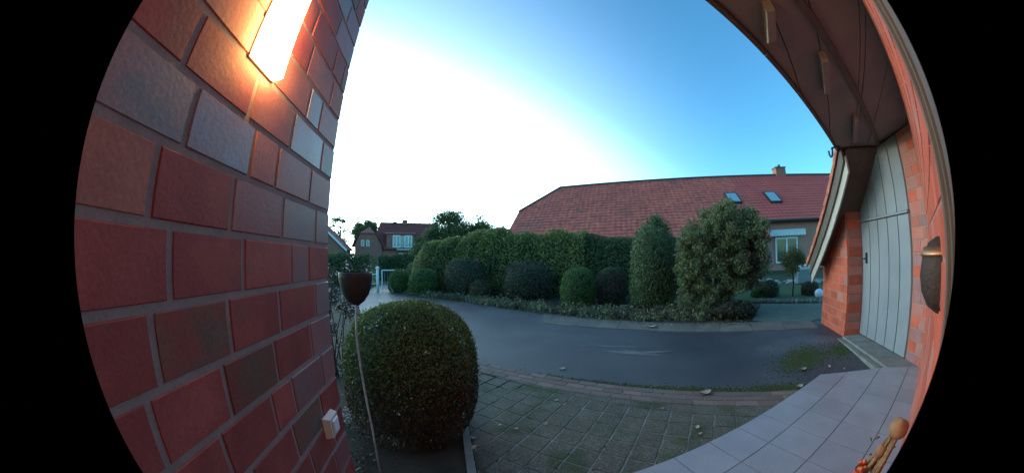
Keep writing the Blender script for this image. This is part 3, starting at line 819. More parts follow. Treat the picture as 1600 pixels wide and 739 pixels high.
# wall cores
m = MB()
m.extr([gp(5.405, DF + 0.004, -0.2), gp(4.463, DF + 0.004, -0.2), gp(4.463, DF + 0.004, rake(4.463) - 0.02), gp(5.405, DF + 0.004, rake(5.405) - 0.02)], -GN * 0.40)
m.build('pier_core', MORTAR_R, gw)
rz_g = math.atan2(GT.y, GT.x)
def gbrick(a0, a1, z0, z1, dfront, mats_):
    piece('brick', random.choice(mats_), gp((a0 + a1) / 2, dfront + 0.015, (z0 + z1) / 2), (a1 - a0, 0.03, z1 - z0), rz_g + math.pi, gw)
for k in range(-2, 16):
    z0 = 0.0 + CH * k - 0.06; z1 = z0 + CH - 0.011
    a = 4.458; first = True
    pat = [0.235, 0.235, 0.235, 0.235] if k % 2 else [0.115, 0.235, 0.235, 0.235, 0.12]
    for ln in pat:
        a1 = min(a + ln, 5.410)
        lim = rake((a + a1) / 2)
        if z1 < lim + 0.02 and a1 - a > 0.03: gbrick(a + 0.004, a1 - 0.006, z0, z1, DF, [BR_OR, BR_OR, BR_OR, BR_OR2])
        a = a1
    # reveal side of the pier
    if z1 < rake(4.46) + 0.1:
        c = gp(4.463 - 0.006 + 0.012, DF + 0.14, (z0 + z1) / 2)
        o = piece('brick', BR_OR2 if k % 3 else BR_OR, c, (0.225, 0.03, z1 - z0), rz_g, gw); o.rotation_euler = (0, 0, rz_g + math.pi / 2)
# right pier, flush with the door
m = MB(); m.box(gp(2.96, DD + 0.024, -0.2), GT * 0.31, -GN * 0.3, (0, 0, 2.545)); m.build('pier_core', MORTAR_R, gw)
for k in range(-1, 19):
    z0 = 0.0 + CH * k - 0.02; z1 = z0 + CH - 0.011
    if z0 < -0.02: z0 = -0.02
    cuts = [2.99, 3.11, 3.265] if k % 2 else [2.99, 3.04, 3.265]
    for a, b in zip(cuts[:-1], cuts[1:]):
        if z1 < 2.33 and z1 - z0 > 0.03: gbrick(a + 0.004, b - 0.005, z0, z1, DD + 0.02, [BR_OR2, BR_OR2, BR_OR, BR_PURP])
# back wall above / behind the boards
m = MB(); m.box(gp(3.27, DD + 0.05, -0.1), GT * 1.20, -GN * 0.1, (0, 0, 2.44)); m.build('door_backing', DARK, gw)
# door boards
door = MB(); door.box(gp(3.27, DD + 0.030, 0.005), GT * 1.185, -GN * 0.015, (0, 0, 1.5)); do = door.build('door', GREYWOOD, gw)
NBD = 5; AW = (4.455 - 3.27) / NBD
for i in range(NBD):
    a = 3.27 + i * AW
    m = MB(); z1 = 1.50
    p = [gp(a + .004, DD + .030, .012), gp(a + AW - .004, DD + .030, .012), gp(a + AW - .004, DD + .030, z1), gp(a + .004, DD + .030, z1)]
    q = [gp(a + .010, DD, .014), gp(a + AW - .010, DD, .014), gp(a + AW - .010, DD, z1 - .002), gp(a + .010, DD, z1 - .002)]
    m.add(p + q, [(4, 7, 6, 5), (0, 4, 5, 1), (1, 5, 6, 2), (2, 6, 7, 3), (3, 7, 4, 0), (0, 1, 2, 3)])
    m.build('board', GREYWOOD, do)
m = MB(); m.box(gp(4.30, DD - 0.012, 0.965), GT * 0.045, -GN * 0.012, (0, 0, 0.14)); m.build('handle_plate', DARK, do)
m = MB(); m.tube([gp(4.32, DD - 0.012, 1.03), gp(4.32, DD - 0.045, 1.03), gp(4.39, DD - 0.045, 1.03)], 0.008, 8); m.build('handle', ZINC, do)
# transom ledge and upper boards
m = MB(); m.box(gp(3.262, DD - 0.025, 1.512), GT * 1.20, -GN * 0.05, (0, 0, 0.022)); m.build('transom', GREYWOOD, gw)
up = MB(); up.box(gp(3.27, DD + 0.030, 1.536), GT * 1.185, -GN * 0.015, (0, 0, 0.79)); uo = up.build('upper_panel', GREYWOOD, gw)
for i in range(NBD):
    a = 3.27 + i * AW; z0 = 1.54; z1a = min(2.33, rake(a) + 0.05); z1b = min(2.33, rake(a + AW) + 0.05)
    if z1b < z0 + 0.05: continue
    m = MB()
    p = [gp(a + .004, DD + .030, z0), gp(a + AW - .004, DD + .030, z0), gp(a + AW - .004, DD + .030, z1b), gp(a + .004, DD + .030, z1a)]
    q = [gp(a + .010, DD + .004, z0), gp(a + AW - .010, DD + .004, z0), gp(a + AW - .010, DD + .004, z1b), gp(a + .010, DD + .004, z1a)]
    m.add(p + q, [(4, 7, 6, 5), (0, 4, 5, 1), (1, 5, 6, 2), (2, 6, 7, 3), (3, 7, 4, 0), (0, 1, 2, 3)])
    m.build('board', GREYWOOD, uo)
# verge along the rake, plane DV
DV = 2.04
A1, Z1 = 5.36, 1.00    # lower outer end (top edge of the verge board)
A2 = 3.20
def rk(a): return Z1 + (A1 - a) * RS
def rbar(mb, a0, a1, top, hgt, d0, d1):
    mb.extr([gp(a0, d0, rk(a0) + top), gp(a1, d0, rk(a1) + top), gp(a1, d0, rk(a1) + top - hgt), gp(a0, d0, rk(a0) + top - hgt)], -GN * (d1 - d0))
rf = MB(); rbar(rf, A1 - 0.0, 3.74, -0.005, 0.21, DV, DV + 0.03); rf.build('verge_board', BROWNW, gw)
rf = MB(); rbar(rf, A1 - 0.02, 3.72, -0.17, 0.20, DV + 0.032, DV + 0.055); rf.build('soffit_trim', BEIGE, gw)
rf = MB(); rbar(rf, A1 - 0.04, 3.70, -0.10, 0.02, DV + 0.058, DF + 0.3); rf.build('roof_underside', BROWNW, gw)
rf = MB(); rbar(rf, A1 + 0.06, 3.60, 0.0, 0.03, DV + 0.04, DV + 3.2); rf.build('roof_deck', BROWNW, gw)
# tiles along the verge: visible row plus rows behind
tile_len = 0.30
t0 = None
NT = 10; dA = (A1 + 0.08 - 3.62) / NT
def roof_tile(a0, d0, wd, name, parent):
    """one profiled clay tile lying on the rake, lower end at a0 (a decreasing = uphill)"""
    mb = MB(); L_ = dA * 1.22; prof = []
    for k in range(7):
        t = k / 6; prof.append((d0 + wd * t, 0.030 * math.cos(t * 2 * math.pi) * 0.5 + 0.015))
    lo = [gp(a0, d, rk(a0) + 0.045 + h) for d, h in prof]; hi_ = [gp(a0 - L_, d, rk(a0 - L_) + 0.018 + h) for d, h in prof]
    lob = [v - Vector((0, 0, 0.022)) for v in lo]; hib = [v - Vector((0, 0, 0.022)) for v in hi_]
    n = 7
    fs = [(i, i + 1, n + i + 1, n + i) for i in range(n - 1)] + [(2 * n + i + 1, 2 * n + i, 3 * n + i, 3 * n + i + 1) for i in range(n - 1)] + \
         [(i + 1, i, 2 * n + i, 2 * n + i + 1) for i in range(n - 1)] + [(0, n, 3 * n, 2 * n), (n - 1, 3 * n - 1, 4 * n - 1, 2 * n - 1)]
    mb.add(lo + hi_ + lob + hib, fs)
    if d0 < DV + 0.05:   # verge flap
        x = [gp(a0, d0 - 0.012, rk(a0) + 0.075), gp(a0 - L_, d0 - 0.012, rk(a0 - L_) + 0.045), gp(a0 - L_, d0 - 0.012, rk(a0 - L_) - 0.015), gp(a0, d0 - 0.012, rk(a0) - 0.03)]
        mb.extr(x, -GN * 0.014)
    return mb.build(name, RTILE_O, parent)
for i in range(NT):
    for j in range(5):
        roof_tile(A1 + 0.08 - i * dA, DV - 0.02 + j * 0.21, 0.215, 'roof_tile', gw)
# rest of garage: side wall under the eave
m = MB(); m.box(gp(5.40, DF + 0.41, -0.2), GT * -0.2, -GN * 3.0, (0, 0, 1.05)); m.build('side_wall', MORTAR_R, gw)
# threshold slab in front of the door
th = thing('threshold_slab', gp(3.9, 2.4, -0.05), 'grey stone threshold slab along the foot of the garage door', 'threshold')
for i in range(4):
    e0, e1 = i / 4 + .002, (i + 1) / 4 - .002
    A_ = Vector((3.615, 1.312, 0)).lerp(Vector((4.36, 2.35, 0)), e0); B_ = Vector((3.615, 1.312, 0)).lerp(Vector((4.36, 2.35, 0)), e1)
    C_ = gp(2.99, DD + 0.02, 0).lerp(gp(4.457, DD + 0.02, 0), e1); D_ = gp(2.99, DD + 0.02, 0).lerp(gp(4.457, DD + 0.02, 0), e0)
    m = MB(); m.prism([(A_.x, A_.y), (B_.x, B_.y), (C_.x, C_.y), (D_.x, D_.y)], -0.2, 0.003 if i else 0.002); m.build('slab', CONC, th)
n_ = Vector((-0.812, 0.583, 0))
for i in range(5):
    A_ = Vector((3.60, 1.335, 0)).lerp(Vector((4.36, 2.35, 0)), i / 5 + .002) + n_ * 0.012; B_ = Vector((3.60, 1.335, 0)).lerp(Vector((4.36, 2.35, 0)), (i + 1) / 5 - .002) + n_ * 0.012
    m = MB(); m.prism([(A_.x, A_.y), (B_.x, B_.y), ((B_ + n_ * .07).x, (B_ + n_ * .07).y), ((A_ + n_ * .07).x, (A_ + n_ * .07).y)], -0.2, -0.022)
    m.build('edge_stone', CONC, th)

# ------------------------------------------------------------------ porch eave overhead
ZS = 2.35
ev = thing('porch_eave', (2.0, 1.0, ZS), 'dark brown boarded eave with rafter ends hanging over the landing', 'eave')
E0, E1 = Vector((0.92, 0.785, 0)), Vector((3.80, 1.965, 0)); EU = (E1 - E0).normalized(); EN = Vector((-EU.y, EU.x, 0))
Ea = E0 - EU * 2.0
JA, JB = Vector((1.31, 0.60, 0)), Vector((4.06, 1.52, 0)); JU = (JB - JA).normalized()
J0 = JA - JU * 2.2
inner = [tuple(hp(-1.3, -0.3))[:2], tuple(hp(5.3, -0.3))[:2]]
OB = Vector((math.sin(R(58)), math.cos(R(58)), 0)); ON = Vector((-OB.y, OB.x, 0))
full = [(Ea.x, Ea.y), (E1.x, E1.y), (5.0, 1.4), inner[1], inner[0]]
# oblique joints (offsets of lines along ON)
jo = sorted([ON.dot(Vector(p)) for p in ((1.15, .68, 0), (1.79, .83, 0), (3.02, 1.27, 0), (1.91, .53, 0))] + [-1.9, -1.3, -.75, 0.62, 1.1])
JNn = Vector((-JU.y, JU.x, 0)); jc = JNn.dot(JA)
for side in (1, -1):
    band = clip(full, side * JNn.x, side * JNn.y, -side * jc - 0.003)
    for i in range(len(jo) - 1):
        q = clip(band, ON.x, ON.y, -jo[i] - 0.003); q = clip(q, -ON.x, -ON.y, jo[i + 1] - 0.003)
        if len(q) < 3: continue
        m = MB(); dz_ = 0.0 if side > 0 else 0.012
        m.prism(q, ZS + dz_ + random.uniform(0, .003), ZS + 0.03); m.build('soffit_board', SOFFIT, ev)
m = MB(); m.prism(full, ZS + 0.032, ZS + 0.14); m.build('roof_slab', BROWNW, ev)
for i in range(8):   # fascia boards along the edge
    a = Ea.lerp(E1, i / 8 + .001); b = Ea.lerp(E1, (i + 1) / 8 - .001)
    m = MB(); m.box(a + Vector((0, 0, ZS - 0.035)) + EN * 0.002, b - a, EN * 0.025, (0, 0, 0.185)); m.build('fascia_board', BROWNW, ev)
# beam along the long joint
m = MB(); m.box(J0 + Vector((0, 0, ZS - 0.03)) - JNn * 0.03, JU * 5.2, JNn * 0.045, (0, 0, 0.029)); m.build('ledger', BROWNW, ev)
# rafter ends
for (p, q) in (((1.15, .68), (1.36, .90)), ((1.79, .83), (2.23, 1.12)), ((2.95, 1.25), (3.60, 1.62)), ((0.55, .36), (0.86, .66))):
    a = Vector((*p, ZS)); b = Vector((*q, ZS)); d = (b - a).normalized(); nn = Vector((-d.y, d.x, 0)) * 0.022
    m = MB(); h = 0.075
    m.extr([a + nn, b + nn, b + nn - Vector((0, 0, h * .55)), b - d * 0.05 + nn - Vector((0, 0, h)), a + nn - Vector((0, 0, h))], -nn * 2)
    m.build('rafter_end', RAFT, ev)
# gutter end hook where eave meets the garage roof
gh = thing('gutter_end', (3.72, 2.02, 2.27), 'dark curved gutter end poking out where eave meets garage tiles', 'gutter')
m = MB(); gc = gp(3.70, DV - 0.02, 2.31) + Vector((-0.10, 0.10, 0.0))
d_ = Vector((-0.825, 0.565, 0))
pts = [gc + GT * (0.055 * math.cos(t)) + Vector((0, 0, 0.065 * math.sin(t))) for t in [math.pi * (0.9 + 1.2 * k / 10) for k in range(11)]]
m.tube(pts, 0.014, 8); m.tube([pts[0], pts[0] + d_ * -0.12 + Vector((0, 0, .02))], 0.014, 8); m.build('spout', ZINC, gh, smooth=True)

# ------------------------------------------------------------------ near right decorations
ln_ = thing('hanging_lantern', hp(1.12, 0.05, 1.05), 'dark rusty round lantern with copper rim hanging by the orange wall', 'lantern')
lc = hp(1.12, -0.009, 1.150)
m = MB(); m.lathe([(0.001, 0.100), (0.02, 0.098), (0.045, 0.085), (0.066, 0.05), (0.074, 0.0), (0.068, -0.045), (0.048, -0.082), (0.02, -0.1), (0.001, -0.102)], lc, 24); m.build('bowl', RUST, ln_, smooth=True)
m = MB(); m.lathe([(0.0665, 0.052), (0.070, 0.050), (0.072, 0.056), (0.066, 0.062), (0.060, 0.074), (0.058, 0.070), (0.0665, 0.052)], lc, 24); m.build('rim', COPPER, ln_, smooth=True)
m = MB(); m.tube([lc + Vector((0, 0, .1)), lc + Vector((0, 0, .17)), lc + HN * -0.02 + Vector((0, 0, .2)), lc - HN * 0.07 + Vector((0, 0, .2))], 0.004, 6); m.build('hook', ZINC, ln_)

dc = thing('autumn_arrangement', hp(1.15, 0.2, 0.0), 'tall dried stem arrangement with orange berries at lower right', 'decoration')
tp = hp(0.90, 0.052, 0.812)
m = MB(); m.lathe([(0.001, 0), (0.11, 0), (0.13, 0.18), (0.12, 0.20), (0.105, 0.18), (0.001, 0.17)], hp(0.92, 0.20, 0.0), 20); m.build('pot', RUST, dc, smooth=True)
m = MB()
for k in range(11):
    a = random.uniform(-.05, .05); b = random.uniform(-.03, .03)
    m.tube([hp(0.92 + a, 0.20 + b, 0.16), hp(0.91 + a * 1.4, 0.15 + b * 1.3, 0.45), hp(0.90 + a * .9, 0.10 + b * .9, 0.62), hp(0.90 + a * .6, 0.072 + b * .5, 0.73), hp(0.90 + a * .35, 0.055 + b * .3, 0.80)],
           [0.010, 0.009, 0.008 + .002 * (k % 2), 0.006, 0.004], 6)
m.build('stems', WICKER, dc, smooth=True)
m = MB(); m.blob(tp, 0.027, 0.027, 0.026, 0.10, 16, 10, 5); m.build('gourd', GOURD, dc, smooth=True)
m = MB(); m.blob(hp(0.895, 0.078, 0.745), 0.017, 0.016, 0.022, 0.14, 12, 8, 8); m.build('gourd', GOURD, dc, smooth=True)
lf = []
for k in range(26):
    c = np.array(hp(0.90 + random.uniform(-.05, .05), 0.085 + random.uniform(-.03, .03), random.uniform(.58, .76)))
    lf.append((leaves_np(c + rng.normal(size=(3, 3)) * .008, 0.022, None), 0))
leaf_obj('dry_leaves', lf, [L_OCHRE], dc)
for k in range(24):
    t = k / 24; an = k * 2.4
    c = hp(0.885 + 0.030 * math.cos(an) * (0.4 + t), 0.112 + 0.020 * math.sin(an) * (0.4 + t), 0.700 - 0.075 * t + 0.008 * math.sin(k * 5))
    m = MB(); m.blob(c, 0.0072, 0.0072, 0.0082, 0.10, 10, 6, k); m.build('berry', ORANGE, dc, smooth=True)
m = MB()
for k in range(8):
    m.tube([hp(0.905, 0.10, 0.50), hp(0.885 + .02 * math.cos(k), 0.112 + .015 * math.sin(k), 0.69 - .008 * k)], 0.0018, 5)
m.build('berry_twigs', WICKER, dc)

# ------------------------------------------------------------------ clipped bush and cup by the wall
fb = thing('clipped_bush', (-0.79, 2.02, -0.12), 'big rounded box bush in the foreground beside the brick wall', 'bush')
bc = (-0.79, 2.03, 0.36); BRX, BRY, BRZ = 0.50, 0.46, 0.575
P, Nn = dome_pts(62000, bc, BRX, BRY, BRZ, 0.035, 11, 0.09, -0.10, 2.5)
hh = (P[:, 2] + 0.12) / 1.05
keep = rng.random(len(P)) < np.clip(0.30 + hh * 1.1, 0.3, 1)
P, Nn = P[keep], Nn[keep]
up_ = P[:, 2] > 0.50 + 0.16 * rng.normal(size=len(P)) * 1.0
L_BRN = leafmat('shade_brown_box_leaves', [(0.040, 0.022, 0.015), (0.095, 0.042, 0.028), (0.050, 0.052, 0.022), (0.13, 0.052, 0.036)], 0.2)  # lower leaves: underside shade painted in as red-brown, mixed with twiggy brown
P2, N2 = dome_pts(1500, bc, BRX * 1.035, BRY * 1.035, BRZ * 1.03, 0.035, 11, 0.03, 0.25, 2.5)
P3, N3 = dome_pts(90, bc, BRX * 1.0, BRY * 1.0, BRZ * 1.0, 0.035, 11, 0.02, -0.05, 2.5)
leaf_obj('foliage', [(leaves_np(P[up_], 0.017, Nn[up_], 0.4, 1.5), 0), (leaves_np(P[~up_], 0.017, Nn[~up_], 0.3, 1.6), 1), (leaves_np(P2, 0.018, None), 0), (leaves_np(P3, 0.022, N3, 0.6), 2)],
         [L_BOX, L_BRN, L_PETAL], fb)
m = MB(); m.blob((bc[0], bc[1], bc[2] - 0.01), BRX * .86, BRY * .86, BRZ * .9, 0.05, 24, 16, 4, zflat=-0.115); m.build('twig_core', TWIG, fb, smooth=True)
tw = MB()
for k in range(150):
    t = random.uniform(-2.6, 0.6); z = random.uniform(-0.05, 0.35)
    d = Vector((math.cos(t), math.sin(t), 0)); k_ = math.sqrt(max(0.05, 1 - ((z - 0.4) / 0.56) ** 2))
    a = Vector((bc[0], bc[1], z)) + d * 0.40 * k_; b = Vector((bc[0], bc[1], z)) + d * (0.495 * k_) + Vector((random.uniform(-.05, .05), random.uniform(-.05, .05), random.uniform(.02, .10)))
    tw.tube([a, b], [0.004, 0.0015], 4, False)
tw.build('bare_twigs', BARK, fb)

cp = thing('garden_cup', (-0.82, 1.375, -0.12), 'dark iron cup on a tall thin rod beside the brick wall', 'garden torch')
cx_, cy_ = -0.82, 1.375
m = MB(); m.tube([(cx_, cy_, -0.15), (cx_ + 0.010, cy_, 0.3), (cx_ - 0.004, cy_, 0.65), (cx_ - 0.012, cy_, 0.85), (cx_, cy_, 1.03)], 0.006, 8); m.build('rod', RODM, cp, smooth=True)
m = MB(); m.lathe([(0.001, 0.0), (0.02, 0.004), (0.045, 0.022), (0.068, 0.055), (0.082, 0.095), (0.089, 0.14), (0.091, 0.168), (0.088, 0.170), (0.086, 0.165), (0.078, 0.10), (0.05, 0.05), (0.001, 0.035)], (cx_, cy_, 1.008), 28)
m.build('cup', IRON, cp, smooth=True)
m = MB(); m.lathe([(0.001, 0.157), (0.05, 0.158), (0.0865, 0.150)], (cx_, cy_, 1.008), 28); m.build('cup_filling', SOIL, cp, smooth=True)

# rose bush behind the wall end
rb = thing('rose_bush', (-2.05, 2.85, -0.12), 'straggly rose bush with pale blossoms showing past the wall end', 'bush')
parts = []
for k in range(46):
    c = np.array([-2.05 + random.gauss(0, .24), 2.9 + random.gauss(0, .22), random.uniform(0.0, 1.12)])
    D = rng.normal(size=(80, 3)); D /= np.linalg.norm(D, axis=1, keepdims=True)
    parts.append((leaves_np(c + D * 0.11 * rng.random((80, 1)) ** .5, 0.034, D, .3), 0))
    D = rng.normal(size=(12, 3)); parts.append((leaves_np(c + D * 0.05, 0.034, D, .3), 1))
leaf_obj('foliage', parts, [L_ROSE, L_PETAL], rb)
m = MB()
for k in range(12):
    a = Vector((-2.05 + random.uniform(-.1, .1), 2.9 + random.uniform(-.1, .1), -0.13)); b = a + Vector((random.uniform(-.3, .3), random.uniform(-.25, .25), random.uniform(.7, 1.25)))
    m.tube([a, a.lerp(b, .5) + Vector((random.uniform(-.05, .05), 0, 0)), b], [0.009, 0.006, 0.003], 5, False)
m.build('canes', BARK, rb)
gc_parts = []
for k in range(60):
    c = np.array([-1.25 + random.gauss(0, .28), 1.75 + random.gauss(0, .5), -0.09 + random.random() * .05])
    D = rng.normal(size=(30, 3)); gc_parts.append((leaves_np(c + D * 0.045 * np.array([1, 1, .5]), 0.026, None), 0 if k % 3 else 1))
o = leaf_obj('bed_plants', gc_parts, [L_ROSE, L_PETAL], None, (-1.25, 1.75, -0.12)); tag(o, 'low pale leafy plants in the bed between wall and bush', 'ground cover', None, 'stuff')

# ------------------------------------------------------------------ bushes across the road
G1 = 'clipped bushes along the far side of the road'
bush('clipped_bush', -4.80, 11.65, 0.47, 0.80, 'leftmost small round green bush next to the white gate', 'bush', 0.05, L_BOXG, 5000, G1)
bush('clipped_bush', -3.52, 10.95, 0.60, 0.86, 'second round green bush from the gate, wider than its neighbour', 'bush', 0.05, L_BOXG, 7000, G1)
bush('clipped_bush', -1.85, 10.95, 0.80, 1.26, 'big dark purplish domed bush in front of the light green hedge', 'bush', 0.055, L_BOXD, 9000, G1, lump=0.1)
bush('clipped_bush', 0.40, 9.95, 0.84, 1.12, 'wide dark domed bush in the middle of the far bed', 'bush', 0.055, L_BOXD, 10000, G1, lump=0.09)
bush('clipped_bush', 1.72, 8.12, 0.47, 0.90, 'upright round green bush left of the darker one before the hedge', 'bush', 0.042, L_BOXG, 8000, G1, box=2.8)
bush('clipped_bush', 2.72, 8.15, 0.43, 0.88, 'dark rounded bush squeezed beside the tall column shrub', 'bush', 0.042, L_BOXD, 7000, G1, box=2.8)
bush('column_shrub', 3.50, 7.05, 0.60, 1.86, 'tall clipped egg shaped dark green shrub left of the loose tree', 'shrub', 0.045, L_CONE, 22000, None, box=2.7, lump=0.06)
bush('ochre_shrub', -1.22, 10.15, 0.38, 0.46, 'small ochre leaved shrub between the two big dark bushes', 'shrub', 0.06, L_OCHRE, 1600, None, lump=0.2)
bush('low_shrub', 4.15, 4.75, 0.48, 0.26, 'low dark reddish shrub under the loose tree by the path', 'shrub', 0.045, L_REDD, 7000, None, lump=0.2, depth=0.4, ry=0.4)
hedge('light_hedge', [(-3.9, 12.6, 1.75), (-2.6, 12.3, 2.15), (-1.3, 11.9, 2.30), (1.1, 11.1, 2.15), (2.6, 10.4, 2.0)], 1.5, 'tall loose light green hedge behind the round bushes', L_HEDGE, 42000, 0.085, lump=0.16)
hedge('dark_hedge', [(2.35, 10.52, 2.04), (4.1, 9.65, 1.82), (5.9, 8.8, 1.70)], 1.3, 'darker clipped hedge section below the red tiled roof', L_HEDGED, 18000, 0.07, lump=0.06)
tree('small_conifer', 5.45, 10.6, -0.02, 3.12, 1.15, 'dark green conifer tip showing above the column shrub', L_CONE, 12000, 0.07, 0.1, 44, None, 'tree', 0.08, 1.0, 0.5, 3, 4, cone=True)

# big loose shrub tree
tr_ = thing('loose_tree', (4.45, 5.35, -0.02), 'large loose leafy tree with olive foliage right of the column shrub', 'tree')
rr = random.Random(21); parts = []; lb = MB()
tcx, tcy = 4.45, 5.40
for k in range(7):
    a = rr.uniform(0, 6.28); b0 = Vector((tcx + .10 * math.cos(a), tcy + .10 * math.sin(a), -0.06)); e = Vector((tcx + rr.uniform(-.65, .75), tcy + rr.uniform(-.5, .5), rr.uniform(1.2, 1.9)))
    lb.tube([b0, b0.lerp(e, .4) + Vector((rr.uniform(-.08, .08), 0, .08)), e], [0.035, 0.022, 0.008], 6, False)
lb.build('trunk', BARK, tr_, smooth=True)
TR = Vector((0.777, -0.629, 0)); TD = Vector((0.629, 0.777, 0))
for k in range(470):
    a_ = rr.uniform(-.95, .92); b_ = rr.uniform(-.62, .62)
    top_ = float(np.interp(a_, [-1.0, -.75, -.2, .1, .6, 1.0], [1.55, 1.95, 2.20, 2.26, 2.15, 1.75])) - .22 * abs(b_) ** 2 * 2
    bot_ = float(np.interp(a_, [-1.0, -.6, -.1, .1, .5, 1.0], [0.10, 0.06, 0.08, .28, .40, .55]))
    if abs(b_) > .45 and a_ > 0: bot_ += .15
    z_ = bot_ + (top_ - bot_) * rr.random() ** .9
    q_ = Vector((tcx - .02, tcy, 0)) + TR * a_ + TD * b_
    c = np.array([q_.x, q_.y, z_]); sz = rr.uniform(0.09, 0.21); m_ = int(130 * (sz / .15) ** 2 * .75)
    D = rng.normal(size=(m_, 3)); D /= np.linalg.norm(D, axis=1, keepdims=True)
    P = c + D * sz * (rng.random(m_)[:, None] ** 0.5) * np.array([1, 1, .8])
    P[:, 2] = np.maximum(P[:, 2], 0.0)
    parts.append((leaves_np(P, 0.068, D + np.array([0, 0, .5]), 0.4, 2.3), 1 if (a_ > .42 and z_ < 1.5 and rr.random() < .75) else 0))
leaf_obj('crown', parts, [L_SHRUB, L_RUSSET], tr_)

# ground cover strip and fallen litter
gcp = []
bf = [(-4.4, 10.9), (-3.4, 10.25), (-1.7, 9.25), (-0.2, 7.95), (1.35, 6.62), (2.5, 5.75), (3.4, 4.95), (4.1, 4.4)]
for k in range(520):
    t = rr.random(); x, y = interp(bf, t)
    off = abs(rr.gauss(0, .45)); x += 0.5 * off; y += 0.86 * off
    hgt = rr.uniform(0.03, 0.17) * (1 if rr.random() < .8 else 1.6)
    mm = 26; D = rng.normal(size=(mm, 3))
    P = np.array([x, y, gz(x) + hgt * .5]) + D * np.array([0.07, 0.07, hgt * .35]); P[:, 2] = np.maximum(P[:, 2], gz(x) + .005)
    gcp.append((leaves_np(P, rr.choice([0.045, 0.06, 0.085]), None), 0))
o = leaf_obj('ground_cover', gcp, [L_COVER], None, (0, 8, -0.12)); tag(o, 'low mixed ground cover plants along the front of the far bed', 'ground cover', None, 'stuff')

db = MB()
for k in range(2600):
    t = rr.random(); x, y = interp([(-4.5, 10.95), (-3.4, 10.1), (-1.7, 9.05), (-0.2, 7.75), (1.3, 6.45), (2.45, 5.6), (3.4, 4.75), (4.1, 4.2)], t)
    o_ = rr.gauss(0, .16); x -= .5 * o_; y -= .86 * o_; z = gz(x) + 0.006; q = rr.uniform(.008, .026); a = rr.uniform(0, 6)
    db.add([(x + q * math.cos(a), y + q * math.sin(a), z + rr.uniform(0, .012)), (x + q * .6 * math.cos(a + 1.8), y + q * .6 * math.sin(a + 1.8), z), (x + q * math.cos(a + 3.2), y + q * math.sin(a + 3.2), z + rr.uniform(0, .012)), (x + q * .6 * math.cos(a + 4.8), y + q * .6 * math.sin(a + 4.8), z)], [(0, 1, 2, 3)])
tag(db.build('leaf_litter', leafmat('litter_leaves', [(0.10, 0.07, 0.045), (0.07, 0.075, 0.035), (0.20, 0.16, 0.11), (0.06, 0.04, 0.03)], 0.1)), 'brown leaf litter along the far edge of the road', 'litter', None, 'stuff')

def dry_leaf(x, y, z, L_, rot, label):
    m = MB(); ux = Vector((math.cos(rot), math.sin(rot), 0)); uy = Vector((-ux.y, ux.x, 0)); nn = 6
    top = []
    for i in range(nn + 1):
        t = i / nn; wdt = L_ * 0.26 * math.sin(math.pi * min(1, t * 0.95 + 0.03)) ** .8; zc = 0.004 + L_ * 0.18 * abs(t - .5)
        for s_ in (-1, 0, 1):
            top.append(Vector((x, y, z)) + ux * L_ * (t - .5) + uy * wdt * s_ + Vector((0, 0, zc + (L_ * 0.10 if s_ else 0))))
    fs = [(i * 3 + j, (i + 1) * 3 + j, (i + 1) * 3 + j + 1, i * 3 + j + 1) for i in range(nn) for j in range(2)]
    n = len(top)
    m.add(top + [v - Vector((0, 0, .0012)) for v in top], fs + [tuple(n + q for q in f[::-1]) for f in fs])
    o = m.build('fallen_leaf', LEAFDRY, None, (x, y, z), smooth=True)
    return tag(o, label, 'leaf', 'dry leaves fallen on the paving and road')
for (x, y, L_, r_, lab) in (
    (1.78, 2.30, .15, .1, 'largest pale curled leaf, lying on the reddish paver strip'),
    (0.54, 3.43, .09, .2, 'pale dry leaf alone on the road beyond the paver strip'),
    (3.08, 2.12, .11, -.2, 'pale leaf on the road before the garage moss'),
    (2.71, 1.87, .11, .0, 'pale leaf touching the road edge close to the landing corner'),
    (1.37, 1.80, .06, .8, 'small pale leaf on the mossy pavers below the strip'),
    (1.34, 1.71, .04, .3, 'tiny ochre leaf just in front of another on the pavers'),
    (1.25, 2.20, .04, .3, 'tiny pale leaf on pavers just below the middle of the strip'),
    (-0.02, 2.12, .05, .1, 'small light leaf on pavers right of the clipped bush'),
    (-0.15, 2.18, .035, .9, 'tiny pale leaf on pavers nearest the clipped bush'),
    (-0.33, 1.84, .085, .6, 'pale leaf against the bed edging beside the bush'),
    (-0.30, 1.66, .05, 1.2, 'small pale leaf at the very front of the bed edging'),
    (-0.34, 1.98, .06, -.5, 'brownish leaf behind the pale one along the bed edging'),
    (0.22, 2.18, .045, 1.0, 'small twisted leaf among pavers in the middle of the bay'),
    (0.36, 2.60, .05, .4, 'small bright leaf on pavers near the road strip'),
    (3.36, 1.93, .06, .9, 'small upright leaf on dark asphalt near the threshold'),
    (3.42, 1.76, .05, .2, 'tiny leaf on dark asphalt beside the landing corner'),
    (-3.40, 10.1, .12, .2, 'pale leaf on the lane edge in front of the second bush'),
    (2.47, 5.02, .20, -.45, 'long pale leaf lying on the concrete channel'),
    (2.85, 4.95, .08, .2, 'small white leaf at the back of the concrete channel')):
    on_bay = (STRIP_N.x * x + STRIP_N.y * y) < SC0
    dry_leaf(x, y, gz(x) + (0.003 if on_bay or y > 4.5 else -0.006), L_, r_, lab)
scat = MB()
